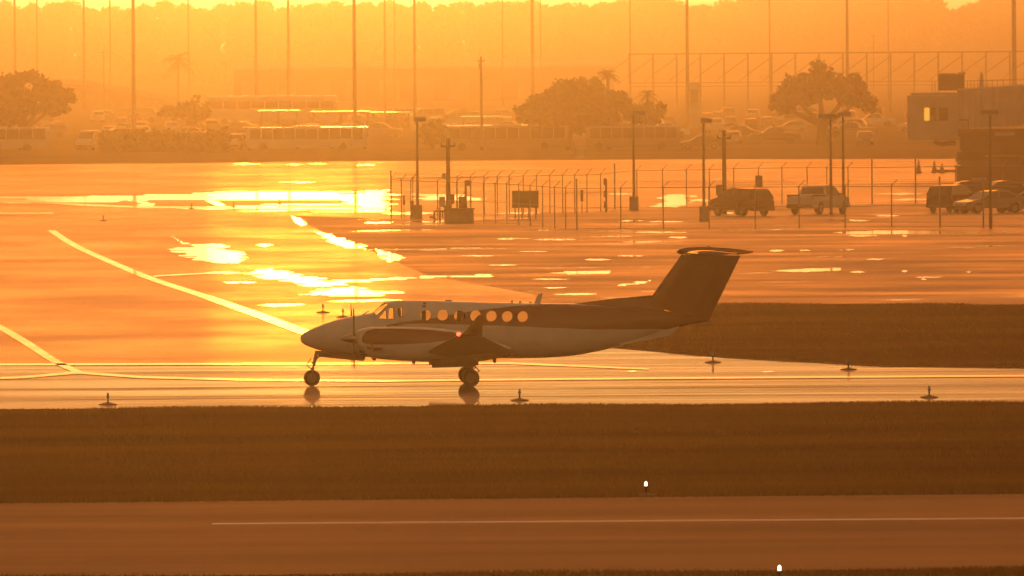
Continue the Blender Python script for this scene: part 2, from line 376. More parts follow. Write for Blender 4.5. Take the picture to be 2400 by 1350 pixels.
gl = bpy.data.materials.new('aircraft_glass'); gl.use_nodes = True; nt = gl.node_tree
_b = nt.nodes['Principled BSDF']; _b.inputs['Base Color'].default_value = (.05, .05, .05, 1); _b.inputs['Roughness'].default_value = .05
_t = nt.nodes.new('ShaderNodeBsdfTransparent'); _m = nt.nodes.new('ShaderNodeMixShader'); _m.inputs[0].default_value = .94
_t.inputs['Color'].default_value = (.93, .93, .9, 1)
nt.links.new(_b.outputs[0], _m.inputs[1]); nt.links.new(_t.outputs[0], _m.inputs[2]); nt.links.new(_m.outputs[0], nt.nodes['Material Output'].inputs['Surface'])
M['glass'] = gl
cl = bpy.data.materials.new('chain_link_mesh'); cl.use_nodes = True; nt = cl.node_tree
_b = nt.nodes['Principled BSDF']; _b.inputs['Base Color'].default_value = (.2, .2, .19, 1); _b.inputs['Roughness'].default_value = .5
_t = nt.nodes.new('ShaderNodeBsdfTransparent'); _m = nt.nodes.new('ShaderNodeMixShader'); _m.inputs[0].default_value = .93
nt.links.new(_b.outputs[0], _m.inputs[1]); nt.links.new(_t.outputs[0], _m.inputs[2]); nt.links.new(_m.outputs[0], nt.nodes['Material Output'].inputs['Surface'])
M['chainlink'] = cl

def two_tone(name, up, lo, x0, x1, z0, z1):
    """white paint with a dark red field between two printed curves z(x) in the object's own coordinates"""
    m = mat(name, (.78, .77, .76), .16, var=.10, scale=1.2, coat=.4); nt = m.node_tree; b = nt.nodes['Principled BSDF']
    tc = nt.nodes.new('ShaderNodeTexCoord'); sp = nt.nodes.new('ShaderNodeSeparateXYZ'); nt.links.new(tc.outputs['Object'], sp.inputs[0])
    def rng_(sock, a, c):
        r = nt.nodes.new('ShaderNodeMapRange'); r.inputs['From Min'].default_value = a; r.inputs['From Max'].default_value = c; nt.links.new(sp.outputs[sock], r.inputs['Value']); return r
    rx, rz = rng_('X', x0, x1), rng_('Z', z0, z1); cmp_ = []
    for pts, op in ((up, 'LESS_THAN'), (lo, 'GREATER_THAN')):
        c = nt.nodes.new('ShaderNodeFloatCurve'); cv = c.mapping.curves[0]; q = sorted(((x - x0) / (x1 - x0), (z - z0) / (z1 - z0)) for x, z in pts)
        q = [(min(max(a, 0), 1), min(max(e, 0), 1)) for a, e in q]
        cv.points[0].location = q[0]; cv.points[1].location = q[-1]
        for p in q[1:-1]: cv.points.new(*p)
        for p in cv.points: p.handle_type = 'VECTOR'
        c.mapping.update(); nt.links.new(rx.outputs[0], c.inputs['Value'])
        k = nt.nodes.new('ShaderNodeMath'); k.operation = op; nt.links.new(rz.outputs[0], k.inputs[0]); nt.links.new(c.outputs[0], k.inputs[1]); cmp_.append(k)
    a = nt.nodes.new('ShaderNodeMath'); a.operation = 'MULTIPLY'; nt.links.new(cmp_[0].outputs[0], a.inputs[0]); nt.links.new(cmp_[1].outputs[0], a.inputs[1])
    mx = nt.nodes.new('ShaderNodeMix'); mx.data_type = 'RGBA'; src = b.inputs['Base Color'].links[0].from_socket
    nt.links.new(a.outputs[0], mx.inputs['Factor']); nt.links.new(src, mx.inputs['A']); mx.inputs['B'].default_value = (.13, .016, .009, 1); nt.links.new(mx.outputs['Result'], b.inputs['Base Color'])
    return m
# ------------------------------------------------------------------ the aeroplane
YAW = R(1.4)
A0 = G(731, 905.5); A0.z = .0045
ax_x = Vector((math.cos(YAW), math.sin(YAW), 0)); ax_y = Vector((-math.sin(YAW), math.cos(YAW), 0))
plane = thing('aeroplane', 'twin propeller aeroplane with white nose and dark red tail on the wet taxiway', 'aeroplane', A0, YAW)
def PL(px, py, lat=0.0):
    """a point of the photograph put on the plane's own vertical plane at a lateral offset: local (x aft, z up)"""
    d = ray(px, py); o = EYE - (A0 + ax_y * lat); t = -o.dot(ax_y) / d.dot(ax_y); p = o + d * t
    return p.dot(ax_x), p.z
def PX(x, z, lat=0.0):
    p = A0 + ax_x * x + ax_y * lat + Vector((0, 0, z)) - EYE; k = p.dot(f_ax)
    return 1200 + FPX * p.dot(r_ax) / k, 675 - FPX * p.dot(u_ax) / k
def pchip(xs, ys, x):
    n = len(xs)
    if x <= xs[0]: return ys[0]
    if x >= xs[-1]: return ys[-1]
    h = [xs[i + 1] - xs[i] for i in range(n - 1)]; dl = [(ys[i + 1] - ys[i]) / h[i] for i in range(n - 1)]
    d = [dl[0]] + [0 if dl[i - 1] * dl[i] <= 0 else 2 / (1 / dl[i - 1] + 1 / dl[i]) for i in range(1, n - 1)] + [dl[-1]]
    i = max(k for k in range(n - 1) if xs[k] <= x); t = (x - xs[i]) / h[i]
    return (1 + 2 * t) * (1 - t) ** 2 * ys[i] + t * (1 - t) ** 2 * h[i] * d[i] + t * t * (3 - 2 * t) * ys[i + 1] + t * t * (t - 1) * h[i] * d[i + 1]
ST = [(704, 789.5, 796.5, .03), (707, 784, 803, .12), (714, 779, 808, .19), (725, 773.5, 813, .26), (745, 764.5, 820, .36), (775, 753.5, 827, .46), (800, 746.5, 831, .53), (830, 740, 834.5, .60), (858, 735.5, 837, .65), (872, 732, 838, .67), (880, 726, 838.5, .68), (893, 714.5, 839, .69), (906, 707, 839, .70), (925, 704.3, 839.5, .72), (960, 703, 840, .73), (1050, 705, 840, .73), (1150, 708, 840, .73), (1250, 710, 839.5, .73), (1330, 711, 835, .72), (1400, 713, 823.5, .64), (1450, 716, 811, .55), (1500, 720.5, 796, .45), (1550, 727, 780, .33), (1600, 735, 765.5, .21), (1640, 742, 757.5, .11), (1660, 747, 754, .03)]
SX = [PL(a, 780)[0] for a, *_ in ST]
def conv(a, y): return PL(a, y)[1]
TOP = [conv(s[0], s[1]) for s in ST]; BOT = [conv(s[0], s[2]) for s in ST]; HW = [s[3] for s in ST]
NS = 56
def section(x, k=1.0, n=2.35):
    t, b, w = pchip(SX, TOP, x), pchip(SX, BOT, x), pchip(SX, HW, x)
    zc, hh = (t + b) / 2, (t - b) / 2; out = []
    for i in range(NS):
        a = 2 * math.pi * i / NS; c, s_ = math.cos(a), math.sin(a)
        out.append((x, k * w * math.copysign(abs(c) ** (2 / n), c), zc + k * hh * math.copysign(abs(s_) ** (2 / n), s_)))
    return out
def half_at(x, z, n=2.35):
    t, b, w = pchip(SX, TOP, x), pchip(SX, BOT, x), pchip(SX, HW, x)
    u = min(abs(z - (t + b) / 2) / ((t - b) / 2), .999); return w * (1 - u ** n) ** (1 / n)
U = [(860, 766), (905, 761), (953, 752), (986, 748.5), (1018, 744), (1055, 737), (1084, 732), (1140, 724), (1198, 717.5), (1260, 713.5), (1330, 708), (1700, 600)]
L = [(860, 767), (905, 766), (953, 758.5), (986, 757.5), (1084, 760), (1198, 763.5), (1400, 771.5), (1560, 771), (1600, 769), (1700, 790)]
def lerp(T, x):
    if x <= T[0][0]: return T[0][1]
    for (a, b), (c, d) in zip(T, T[1:]):
        if x <= c: return b + (d - b) * (x - a) / (c - a)
    return T[-1][1]
LVX0, LVX1, LVZ0, LVZ1 = 0.0, 14.5, -.5, 5.0
U[0] = (858, 767); L[0] = (858, 767)
M['fus'] = two_tone('white_and_red_fuselage_paint', [(0, LVZ0)] + [PL(*p) for p in U], [(0, LVZ1)] + [PL(859, 700)] + [PL(*p) for p in L], LVX0, LVX1, LVZ0, LVZ1)
xs = [SX[0] + (SX[-1] - SX[0]) * (1 - math.cos(math.pi * .5 * min(1, i / 14.0))) * .02 for i in range(14)]
xs = [SX[0] + .02 * i * i / 4 for i in range(8)]
while xs[-1] < SX[-1] - .06: xs.append(xs[-1] + .055)
xs.append(SX[-1])
fb = MB(); fb.loft([section(x) for x in xs])
fus = fb.build('fuselage', [M['fus'], M['fus'], M['seat'], M['glass'], M['glass']], plane, smooth=False)
for p in fus.data.polygons:
    p.use_smooth = True
def cutter(mb, mi=2):
    me = mb.mesh('cut', [M['white'], M['livery'], M['seat']]); me.polygons.foreach_set('material_index', [mi] * len(me.polygons)); o = bpy.data.objects.new('cut', me); col.objects.link(o); o.matrix_world = Matrix.Translation(A0) @ Matrix.Rotation(YAW, 4, 'Z'); return o
inner = MB(); NS0 = NS; NS = 28
xi = [x for x in xs if SX[8] - .9 < x < SX[20]][::3]; inner.loft([section(x, .945) for x in xi]); NS = NS0
wins = MB(); WIN = [(998.5, 740), (1038.5, 739.5), (1077.5, 741), (1115.5, 741), (1153, 742), (1190, 742.5), (1226.5, 743)]
wc = []
for a, y in WIN:
    x, z = PL(a, y, -.70); wc.append((x, z))
    wins.tube((x, -1.2, z), (x, 1.2, z), .178, n=20)
def poly_cut(mb, pts, y0, y1, lat=-.6):
    q = [PL(a, b, lat) for a, b in pts]
    mb.loft([[(x, y0, z) for x, z in q], [(x, y1, z) for x, z in q]])
CW = [[(887, 747.5), (905.5, 724.5), (906.5, 748.5)], [(910, 749), (912, 722.5), (923, 721.5), (924, 749)], [(930, 722), (944, 722.5), (945, 743), (935, 744)]]
for c in CW: poly_cut(wins, c, -1.3, 1.3)
for sg in (-1, 1):
    poly_cut(wins, [(876, 731), (902, 706), (909, 714), (884, 739)], sg * .04, sg * .53, 0.0)
def boolean(o, c):
    m = o.modifiers.new('b', 'BOOLEAN'); m.operation = 'DIFFERENCE'; m.solver = 'EXACT'; m.object = c
    if hasattr(m, 'material_mode'): m.material_mode = 'INDEX'
    dg = bpy.context.evaluated_depsgraph_get(); me = bpy.data.meshes.new_from_object(o.evaluated_get(dg)); o.modifiers.clear()
    old = o.data; o.data = me; me.name = 'fuselage'; bpy.data.meshes.remove(old); cm = c.data; bpy.data.objects.remove(c); bpy.data.meshes.remove(cm)
bpy.context.view_layer.update()
boolean(fus, cutter(inner)); bpy.context.view_layer.update(); boolean(fus, cutter(wins))
fus.data.set_sharp_from_angle(angle=R(35))
# panes
for x, z in wc:
    for sg in (-1, 1):
        h = half_at(x, z) - .012
        m = MB(); m.tube((x, sg * h, z), (x, sg * (h - .012), z), .176, n=20); m.build('cabin_window', M['glass'], plane)
for c in CW:
    for sg in (-1, 1):
        q = [PL(a, b, -.6) for a, b in c]
        m = MB(); m.loft([[(x, sg * (half_at(x, z) - k), z) for x, z in q] for k in (.02, .032)]); m.build('cockpit_window', M['glass'], plane)
for sg in (-1, 1):
    (xa, za), (xb, zb) = PL(880, 729), PL(903, 711)
    m = MB(); m.loft([[(xa, sg * .04, za), (xa, sg * .53, za - .06), (xb, sg * .52, zb - .06), (xb, sg * .04, zb)], [(xa + .02, sg * .04, za - .02), (xa + .02, sg * .53, za - .08), (xb + .02, sg * .52, zb - .08), (xb + .02, sg * .04, zb - .02)]])
    m.build('windshield', M['glass'], plane)
# seats inside
def seat_at(px, lat, back=1):
    x, z = PL(px, 765)
    s = MB(); s.box((x, lat, z + .05), (.46, .44, .14)); s.box((x + back * .22, lat, z + .36), (.12, .42, .62)); s.box((x + back * .24, lat, z + .70), (.09, .24, .14))
    return s.build('cabin_seat', M['seat'], plane)
seat_at(977, .32, 1); seat_at(977, -.32, 1); seat_at(1093, .34, -1); seat_at(1262, .34, -1)
for lat in (-.3, .3):
    x, z = PL(917, 768); s = MB(); s.box((x, lat, z), (.42, .42, .14)); s.box((x + .24, lat, z + .3), (.11, .40, .5)); s.box((x + .25, lat, z + .62), (.08, .22, .16)); s.build('pilot_seat', M['seat'], plane)
# lifting surfaces
AF = [(1, .0), (.9, .018), (.75, .045), (.55, .068), (.35, .078), (.2, .072), (.1, .055), (.04, .036), (.01, .018), (0, 0)]
def airfoil(le, te, y, z, tk=1.0, dz=0.0):
    c = te - le
    up = [(le + a * c, y, z + t * c * tk + dz * a) for a, t in AF]; lo = [(le + a * c, y, z - t * c * tk * .75 + dz * a) for a, t in AF[::-1][1:-1]]
    return up + lo
YN = 2.62
rle, rz_ = PL(1000, 824, -2.95); rte, _ = PL(1207, 824, -2.95); tle, _ = PL(1068, 787, -8.5); tte, _ = PL(1130, 787, -8.5)
zt_ = PL(1100, 788, -8.5)[1]; zr_ = PL(1100, 825, -2.95)[1]
cle, _ = PL(985, 828); cte, _ = PL(1215, 828); zc_ = zr_ - .12
for sg in (-1, 1):
    m = MB(); sec = [airfoil(cle, cte, sg * .5, zc_, 1.05), airfoil(rle - .1, rte, sg * 2.7, zr_ - .03, 1.05)]
    m.loft(sec); m.build('inner_wing', M['wing'], plane, smooth=True)
    m = MB()
    for k in range(5):
        t = k / 4; m_sec = airfoil(rle + (tle - rle) * t, rte + (tte - rte) * t - .42 * (1 - .5 * t), sg * (2.7 + 5.8 * t), zr_ + (zt_ - zr_) * t, 1.0 - .15 * t)
        if k == 0: rings = []
        rings.append(m_sec)
    m.loft(rings); ow = m.build('outer_wing', M['wing'], plane, smooth=True)
    for nm, t0, t1 in (('flap', .0, .52), ('aileron', .525, .97)):
        m = MB(); rr = []
        for t in (t0, t1):
            te = rte + (tte - rte) * t; w = .42 * (1 - .5 * t); y = sg * (2.7 + 5.8 * t); z = zr_ + (zt_ - zr_) * t
            rr.append([(te - w + .012, y, z + .035 * (1 - .5 * t)), (te, y, z - .01), (te - w + .012, y, z - .03 * (1 - .5 * t))])
        m.loft(rr); m.build(nm, M['wing'], plane)
    # winglet: blended, from the tip up
    pts = [((1068, 788), (1130, 788), 8.5, 1.0), ((1079, 784.5), (1130.5, 783), 8.72, .8), ((1094, 773), (1131, 770), 8.80, .6), ((1107, 756), (1132, 754), 8.86, .5), ((1117, 742.5), (1133, 741), 8.92, .5), ((1123, 738), (1132.5, 737.5), 8.93, .4)]
    m = MB(); rr = []
    for (a, b, yl, k) in pts:
        x0, z0 = PL(a[0], a[1], -yl); x1, z1 = PL(b[0], b[1], -yl); c = x1 - x0
        tk = .045 * k * c / .8 * 1.6
        rr.append([(x1, sg * yl, z1), (x0 + .6 * c, sg * (yl + tk), z0 + (z1 - z0) * .6), (x0 + .2 * c, sg * (yl + tk), z0 + (z1 - z0) * .2), (x0, sg * yl, z0), (x0 + .2 * c, sg * (yl - tk), z0 + (z1 - z0) * .2 - (.05 if yl < 8.6 else 0)), (x0 + .6 * c, sg * (yl - tk), z0 + (z1 - z0) * .6 - (.05 if yl < 8.6 else 0))])
    m.loft(rr); m.build('winglet', M['livery'], plane, smooth=True)
    # navigation lamp
    x0, z0 = PL(1075, 783, -8.62)
    m = MB(); m.ball((x0, sg * 8.62, z0), .075, .05, .06); o = m.build('navigation_light', M['navred'] if sg < 0 else M['lens'], plane)
    if sg < 0: o['label'] = 'glowing red navigation lamp at the near wing tip'
    # nacelle
    NA = [(838, 776, 813, .20), (845, 772, 822, .29), (856, 769, 832, .35), (875, 766.5, 839, .40), (905, 766, 843, .43), (950, 766, 846, .44), (1000, 768, 848, .44), (1050, 772, 849, .43), (1090, 778, 849, .40), (1130, 790, 846, .32), (1165, 803, 840, .22), (1200, 815, 832, .08)]
    nx = [PL(a, 800, -YN)[0] for a, *_ in NA]; ntop = [PL(a, b, -YN)[1] for a, b, *_ in NA]; nbot = [PL(a, b, -YN)[1] for a, _, b, _ in NA]; nw = [q[3] for q in NA]
    m = MB(); rr = []; x = nx[0]
    while x <= nx[-1] + 1e-6:
        t, b, w = pchip(nx, ntop, x), pchip(nx, nbot, x), pchip(nx, nw, x); zc, hh = (t + b) / 2, (t - b) / 2
        rr.append([(x, sg * YN + w * math.copysign(abs(math.cos(a)) ** .8, math.cos(a)), zc + hh * math.copysign(abs(math.sin(a)) ** .8, math.sin(a))) for a in [2 * math.pi * i / 40 for i in range(40)]]); x += .05
    if 'nac' not in M:
        NU = [(846, 797), (848.5, 788), (852, 781), (860, 775), (875, 770.5), (940, 770), (1010, 773), (1062, 779), (1110, 787)]; NL = [(846, 797), (849, 801), (853, 804), (870, 806.5), (940, 806), (1010, 802), (1062, 796), (1110, 788)]
        M['nac'] = two_tone('white_and_red_nacelle_paint', [(0, LVZ0)] + [(PL(845.5, 797, -YN)[0], LVZ0)] + [PL(a, b, -YN) for a, b in NU] + [(PL(1111, 797, -YN)[0], LVZ0)], [(0, LVZ1)] + [(PL(845.5, 797, -YN)[0], LVZ1)] + [PL(a, b, -YN) for a, b in NL] + [(PL(1111, 797, -YN)[0], LVZ1)], LVX0, LVX1, LVZ0, LVZ1)
    m.loft(rr); nac = m.build('engine_nacelle', M['nac'], plane)
    for p in nac.data.polygons: p.use_smooth = True
    # chin intake, exhaust stack
    x0, z0 = PL(846, 826, -YN); m = MB()
    m.loft([[(x0 - .06, sg * YN + .20 * math.cos(a), z0 + .07 * math.sin(a)) for a in [2 * math.pi * i / 14 for i in range(14)]], [(x0 + .35, sg * YN + .26 * math.cos(a), z0 - .03 + .11 * math.sin(a)) for a in [2 * math.pi * i / 14 for i in range(14)]], [(x0 + 1.0, sg * YN + .22 * math.cos(a), z0 - .10 + .10 * math.sin(a)) for a in [2 * math.pi * i / 14 for i in range(14)]]]); m.build('air_intake', M['dmetal'], plane, smooth=True)
    x0, z0 = PL(868, 812, -YN)
    for s2 in (-1, 1):
        m = MB(); m.path([(x0 - .05, sg * YN + s2 * .34, z0), (x0 + .1, sg * YN + s2 * .50, z0 - .02), (x0 + .38, sg * YN + s2 * .56, z0)], [.10, .10, .085], 10); m.build('exhaust_stack', M['metal'], plane, smooth=True)
    # propeller
    xs0, zs0 = PL(797, 793.5, -YN); xs1, _ = PL(836.5, 793.5, -YN); m = MB(); rr = []
    for k in range(9):
        t = k / 8; r = .17 * (1 - (1 - t) ** 1.7) ** .62 if t > 0 else .006
        rr.append([(xs0 + (xs1 - xs0) * t, sg * YN + r * math.cos(a), zs0 + r * math.sin(a)) for a in [2 * math.pi * i / 18 for i in range(18)]])
    m.loft(rr); spn = m.build('spinner', M['metal'], plane, smooth=True)
    xb = xs0 + (xs1 - xs0) * .82
    for k in range(4):
        a = math.pi / 4 + k * math.pi / 2 + (.12 if sg > 0 else .0); ra = Vector((0, math.cos(a), math.sin(a))); ta = Vector((0, -math.sin(a), math.cos(a))); xa = Vector((1, 0, 0)); m = MB(); rr = []
        for (r, ch, tw, th) in ((.12, .11, 66, .05), (.3, .17, 70, .03), (.6, .22, 76, .02), (.95, .21, 80, .014), (1.2, .17, 82, .010), (1.33, .07, 83, .006)):
            bl = R(90 - tw) * .9; u = ta * math.cos(bl) + xa * math.sin(bl); v = xa * math.cos(bl) - ta * math.sin(bl)
            o = Vector((xb, sg * YN, zs0)) + ra * r
            rr.append([tuple(o + u * ch * .5), tuple(o + v * th), tuple(o - u * ch * .5), tuple(o - v * th)])
        m.loft(rr); m.build('propeller_blade', M['black'], spn, smooth=True)
# fin, rudder, tailplane
def slab(poly, w_, name, m_, te_thin=True):
    q = [PL(a, b) for a, b in poly]; m = MB()
    xm = min(p[0] for p in q); xM = max(p[0] for p in q)
    n = len(q); cx = sum(p[0] for p in q) / n; cz = sum(p[1] for p in q) / n
    rings = []
    for y, k in ((-w_ / 2, .93), (-w_ * .3, 1.0), (w_ * .3, 1.0), (w_ / 2, .93)):
        rings.append([(cx + (x - cx) * k, y, cz + (z - cz) * k) for x, z in q])
    m.loft(rings); return m.build(name, m_, plane)
def swept(le0, te0, le1, te1, n_, name, m_, tk=.9):
    """vertical surface between a lower and an upper chord given in picture points"""
    rr = []
    for i in range(n_ + 1):
        t = i / n_
        a = (le0[0] + (le1[0] - le0[0]) * t, le0[1] + (le1[1] - le0[1]) * t); b = (te0[0] + (te1[0] - te0[0]) * t, te0[1] + (te1[1] - te0[1]) * t)
        (x0, z0), (x1, z1) = PL(*a), PL(*b); c = x1 - x0
        rr.append([(x0 + u * c, tt * c * tk, z0 + (z1 - z0) * u) for u, tt in AF] + [(x0 + u * c, -tt * c * tk, z0 + (z1 - z0) * u) for u, tt in AF[::-1][1:-1]])
    m = MB(); m.loft(rr); return m.build(name, m_, plane, smooth=True)
swept((1515, 712), (1622, 746), (1597, 597), (1690, 598), 6, 'tail_fin', M['livery'])
m = MB(); q = [PL(a, b) for a, b in ((1340, 712), (1430, 700.5), (1524, 692), (1548, 700), (1560, 735), (1480, 730), (1400, 724))]
m.loft([[(x, -.09 if i > 3 else -.035, z) for i, (x, z) in enumerate(q)], [(x, .09 if i > 3 else .035, z) for i, (x, z) in enumerate(q)]]); m.build('dorsal_fin', M['livery'], plane)
m = MB(); q0, q1 = [PL(*p) for p in ((1624, 746), (1660, 754))], [PL(*p) for p in ((1692, 598), (1736, 599))]
q0[0] = (q0[0][0] - .03, q0[0][1]); q1[0] = (q1[0][0] - .03, q1[0][1])
m.loft([[(q0[0][0], -.06, q0[0][1]), (q0[1][0], 0, q0[1][1]), (q0[0][0], .06, q0[0][1])], [(q1[0][0], -.05, q1[0][1]), (q1[1][0], 0, q1[1][1]), (q1[0][0], .05, q1[0][1])]]); m.build('rudder', M['livery'], plane)
slab([(1588, 741.5), (1655, 752), (1660, 755.5), (1630, 758), (1590, 744)], .05, 'rudder_trim_strip', M['metal'])
zs = PL(1660, 592)[1]; h0, h1 = PL(1594, 592)[0], PL(1700, 592)[0]; g0, g1 = PL(1628, 592)[0], PL(1718, 592)[0]
for sg in (-1, 1):
    m = MB(); m.loft([airfoil(h0 + .1, h1, sg * .03, zs, .95), airfoil((h0 + g0) / 2 + .05, (h1 + g1) / 2, sg * 1.4, zs, .95), airfoil(g0, g1, sg * 2.72, zs, .9), airfoil(g0 + .25, g1, sg * 2.82, zs, .5)]); m.build('tailplane', M['livery'], plane, smooth=True)
    m = MB(); e0, e1 = PL(1738, 592)[0], PL(1755, 592)[0]
    m.loft([[(h1 + .02, sg * .12, zs + .05), (e0, sg * .12, zs), (h1 + .02, sg * .12, zs - .05)], [(g1 + .02, sg * 2.75, zs + .04), (e1, sg * 2.75, zs), (g1 + .02, sg * 2.75, zs - .04)]]); m.build('elevator', M['livery'], plane)
m = MB(); rr = []
for (a, y, w_, h) in ((1586, 590.5, .02, .02), (1592, 590, .09, .08), (1610, 588.5, .12, .12), (1650, 587, .12, .12), (1700, 588, .10, .10), (1740, 589.5, .07, .06), (1765, 590.5, .02, .02)):
    x, z = PL(a, y); rr.append([(x, w_ * math.cos(t), z + h * math.sin(t)) for t in [2 * math.pi * i / 14 for i in range(14)]])
m.loft(rr); m.build('tail_bullet', M['livery'], plane, smooth=True)
x, z = PL(1660, 579); m = MB(); m.tube((x, 0, z - .05), (x, 0, z), .06, n=10); m.ball((x, 0, z), .06, .06, .06); m.build('beacon', M['lens'], plane)
for sg in (-1, 1):
    q = [PL(a, b) for a, b in ((1442, 802), (1592, 764), (1570, 786), (1455, 808))]
    m = MB(); m.loft([[(x, sg * (.16 + .5 * max(0, PL(1500, 785)[1] - z)), z) for x, z in q], [(x, sg * (.19 + .5 * max(0, PL(1500, 785)[1] - z)), z) for x, z in q]]); m.build('ventral_strake', M['white'], plane)
# aerials
for poly, nm, m_ in (([(1251, 712), (1262, 688), (1272, 686.5), (1266, 712)], 'aerial', M['white']), ([(1196, 709), (1199, 703), (1202, 703), (1202, 709)], 'aerial', M['white']), ([(1216, 710), (1217, 705), (1221, 706), (1222, 710)], 'aerial', M['white']), ([(1040, 706), (1045, 702.5), (1058, 702.5), (1060, 706)], 'roof_vent', M['white']),
                     ([(963, 840), (967, 853), (973, 853), (974, 840)], 'belly_aerial', M['black']), ([(1152, 838), (1157, 851), (1162, 851), (1164, 838)], 'belly_aerial', M['black']), ([(870, 838), (874, 845), (881, 845), (882, 838)], 'belly_aerial', M['black'])):
    slab(poly, .05, nm, m_)
m = MB(); x0, z0 = PL(846, 741, -.2); x1, z1 = PL(864, 729.5, -.2); m.tube((x0, -.2, z0), (x1, -.2, z1), .014); m.build('wiper', M['black'], plane)
m = MB(); x0, z0 = PL(846, 741, -.2); m.tube((x0, .2, z0), (x1, .2, z1), .014); m.build('wiper', M['black'], plane)
# landing gear
def wheel(px, py, lat, r, w, root_):
    x, z = PL(px, py, lat); z = r
    m = MB(); rr = []
    for (y, k) in ((-w / 2 * .55, .62), (-w / 2 * .9, .72), (-w / 2, .86), (-w / 2 * .72, .96), (-w / 2 * .3, 1), (w / 2 * .3, 1), (w / 2 * .72, .96), (w / 2, .86), (w / 2 * .9, .72), (w / 2 * .55, .62)):
        rr.append([(x + r * k * math.cos(a), lat + y, z + r * k * math.sin(a)) for a in [2 * math.pi * i / 28 for i in range(28)]])
    m.loft(rr); t = m.build('wheel', M['rubber'], root_, smooth=True)
    m = MB(); rr = []
    for (y, k) in ((-w / 2 * .62, .60), (-w / 2 * .66, .52), (-w / 2 * .40, .42), (-w / 2 * .45, .18), (-w / 2 * .7, .12), (-w / 2 * .7, .02), (w / 2 * .7, .02), (w / 2 * .7, .12), (w / 2 * .45, .18), (w / 2 * .4, .42), (w / 2 * .66, .52), (w / 2 * .62, .60)):
        rr.append([(x + r * k * math.cos(a), lat + y, z + r * k * math.sin(a)) for a in [2 * math.pi * i / 20 for i in range(20)]])
    m.loft(rr); m.build('rim', M['galv'], t, smooth=True)
    return x, z
wx, wz = wheel(731, 887, 0, .262, .19, plane)
x1, z1 = PL(743, 822); m = MB(); m.tube((x1, 0, z1), (wx + .07, 0, wz + .42), .06, .055, 10); m.tube((wx + .07, 0, wz + .42), (wx + .02, 0, wz + .24), .036, n=10)
for s in (-1, 1): m.tube((wx + .02, s * .13, wz + .27), (wx, s * .13, wz), .028, n=8)
m.box((wx + .02, 0, wz + .285), (.09, .30, .06)); m.tube((wx, -.15, wz), (wx, .15, wz), .03, n=8); m.build('nose_gear_leg', M['galv'], plane, smooth=True)
m = MB(); m.tube((wx - .02, 0, wz + .62), (wx - .17, 0, wz + .40), .018); m.tube((wx - .17, 0, wz + .40), (wx + .01, 0, wz + .28), .018); m.build('torque_link', M['galv'], plane)
m = MB(); x2, z2 = PL(760, 826); m.tube((wx + .09, 0, wz + .55), (x2, 0, z2), .025); m.build('drag_brace', M['galv'], plane)
m = MB(); m.box((wx + .03, 0, wz + .48), (.08, .14, .09)); m.build('taxi_light', M['lens'], plane)
for sg in (-1, 1):
    q = [PL(a, b, sg * .3) for a, b in ((746, 822), (746, 836), (852, 846.5), (856, 840), (855, 832))]
    m = MB(); m.loft([[(x, sg * .30, z) for x, z in q], [(x, sg * .325, z) for x, z in q]]); m.build('nose_gear_door', M['wing'], plane)
    x3, z3 = PL(1103, 887, -YN); x4, z4 = PL(1107, 838, -YN); r = .275
    for dy in (-.19, .19):
        wheel(1103, 887, -YN - .19 * 0 + (0 if sg < 0 else 2 * YN) + dy, r, .18, plane) if False else None
    for dy in (-.19, .19):
        lat = sg * YN + dy; m = MB(); rr = []; w = .19
        xw = x3
        for (y, k) in ((-w / 2 * .55, .60), (-w / 2 * .9, .72), (-w / 2, .86), (-w / 2 * .72, .96), (-w / 2 * .3, 1), (w / 2 * .3, 1), (w / 2 * .72, .96), (w / 2, .86), (w / 2 * .9, .72), (w / 2 * .55, .60)):
            rr.append([(xw + r * k * math.cos(a), lat + y, r + r * k * math.sin(a)) for a in [2 * math.pi * i / 28 for i in range(28)]])
        m.loft(rr); t = m.build('wheel', M['rubber'], plane, smooth=True)
        m = MB(); m.tube((xw, lat - .07, r), (xw, lat + .07, r), r * .58, n=18); m.tube((xw, lat - .09, r), (xw, lat + .09, r), r * .16, n=10); m.build('rim', M['galv'], t, smooth=True)
    m = MB(); m.tube((x4, sg * YN, z4), (x4 - .02, sg * YN, .62), .085, n=10); m.tube((x4 - .02, sg * YN, .62), (x3, sg * YN, r), .055, n=10); m.tube((x3, sg * YN - .22, r), (x3, sg * YN + .22, r), .04, n=8); m.build('main_gear_leg', M['galv'], plane, smooth=True)
    m = MB(); m.tube((x4 + .06, sg * YN, .66), (x4 + .22, sg * YN, .50), .018); m.tube((x4 + .22, sg * YN, .50), (x3 + .05, sg * YN, .34), .018); m.build('torque_link', M['galv'], plane)
    x5, z5 = PL(1060, 840, -YN); m = MB(); m.tube((x4, sg * YN, .75), (x5, sg * YN, z5), .03); m.build('drag_brace', M['galv'], plane)
    for dy in (-.40, .40):
        q = [PL(a, b, -YN) for a, b in ((1006, 840), (1006, 851), (1013, 852), (1013, 861.5), (1060, 860), (1113, 857), (1121, 855), (1121, 840))]
        m = MB(); m.loft([[(x, sg * YN + dy, z) for x, z in q], [(x, sg * YN + dy * 1.05, z) for x, z in q]]); m.build('main_gear_door', M['wing'], plane)
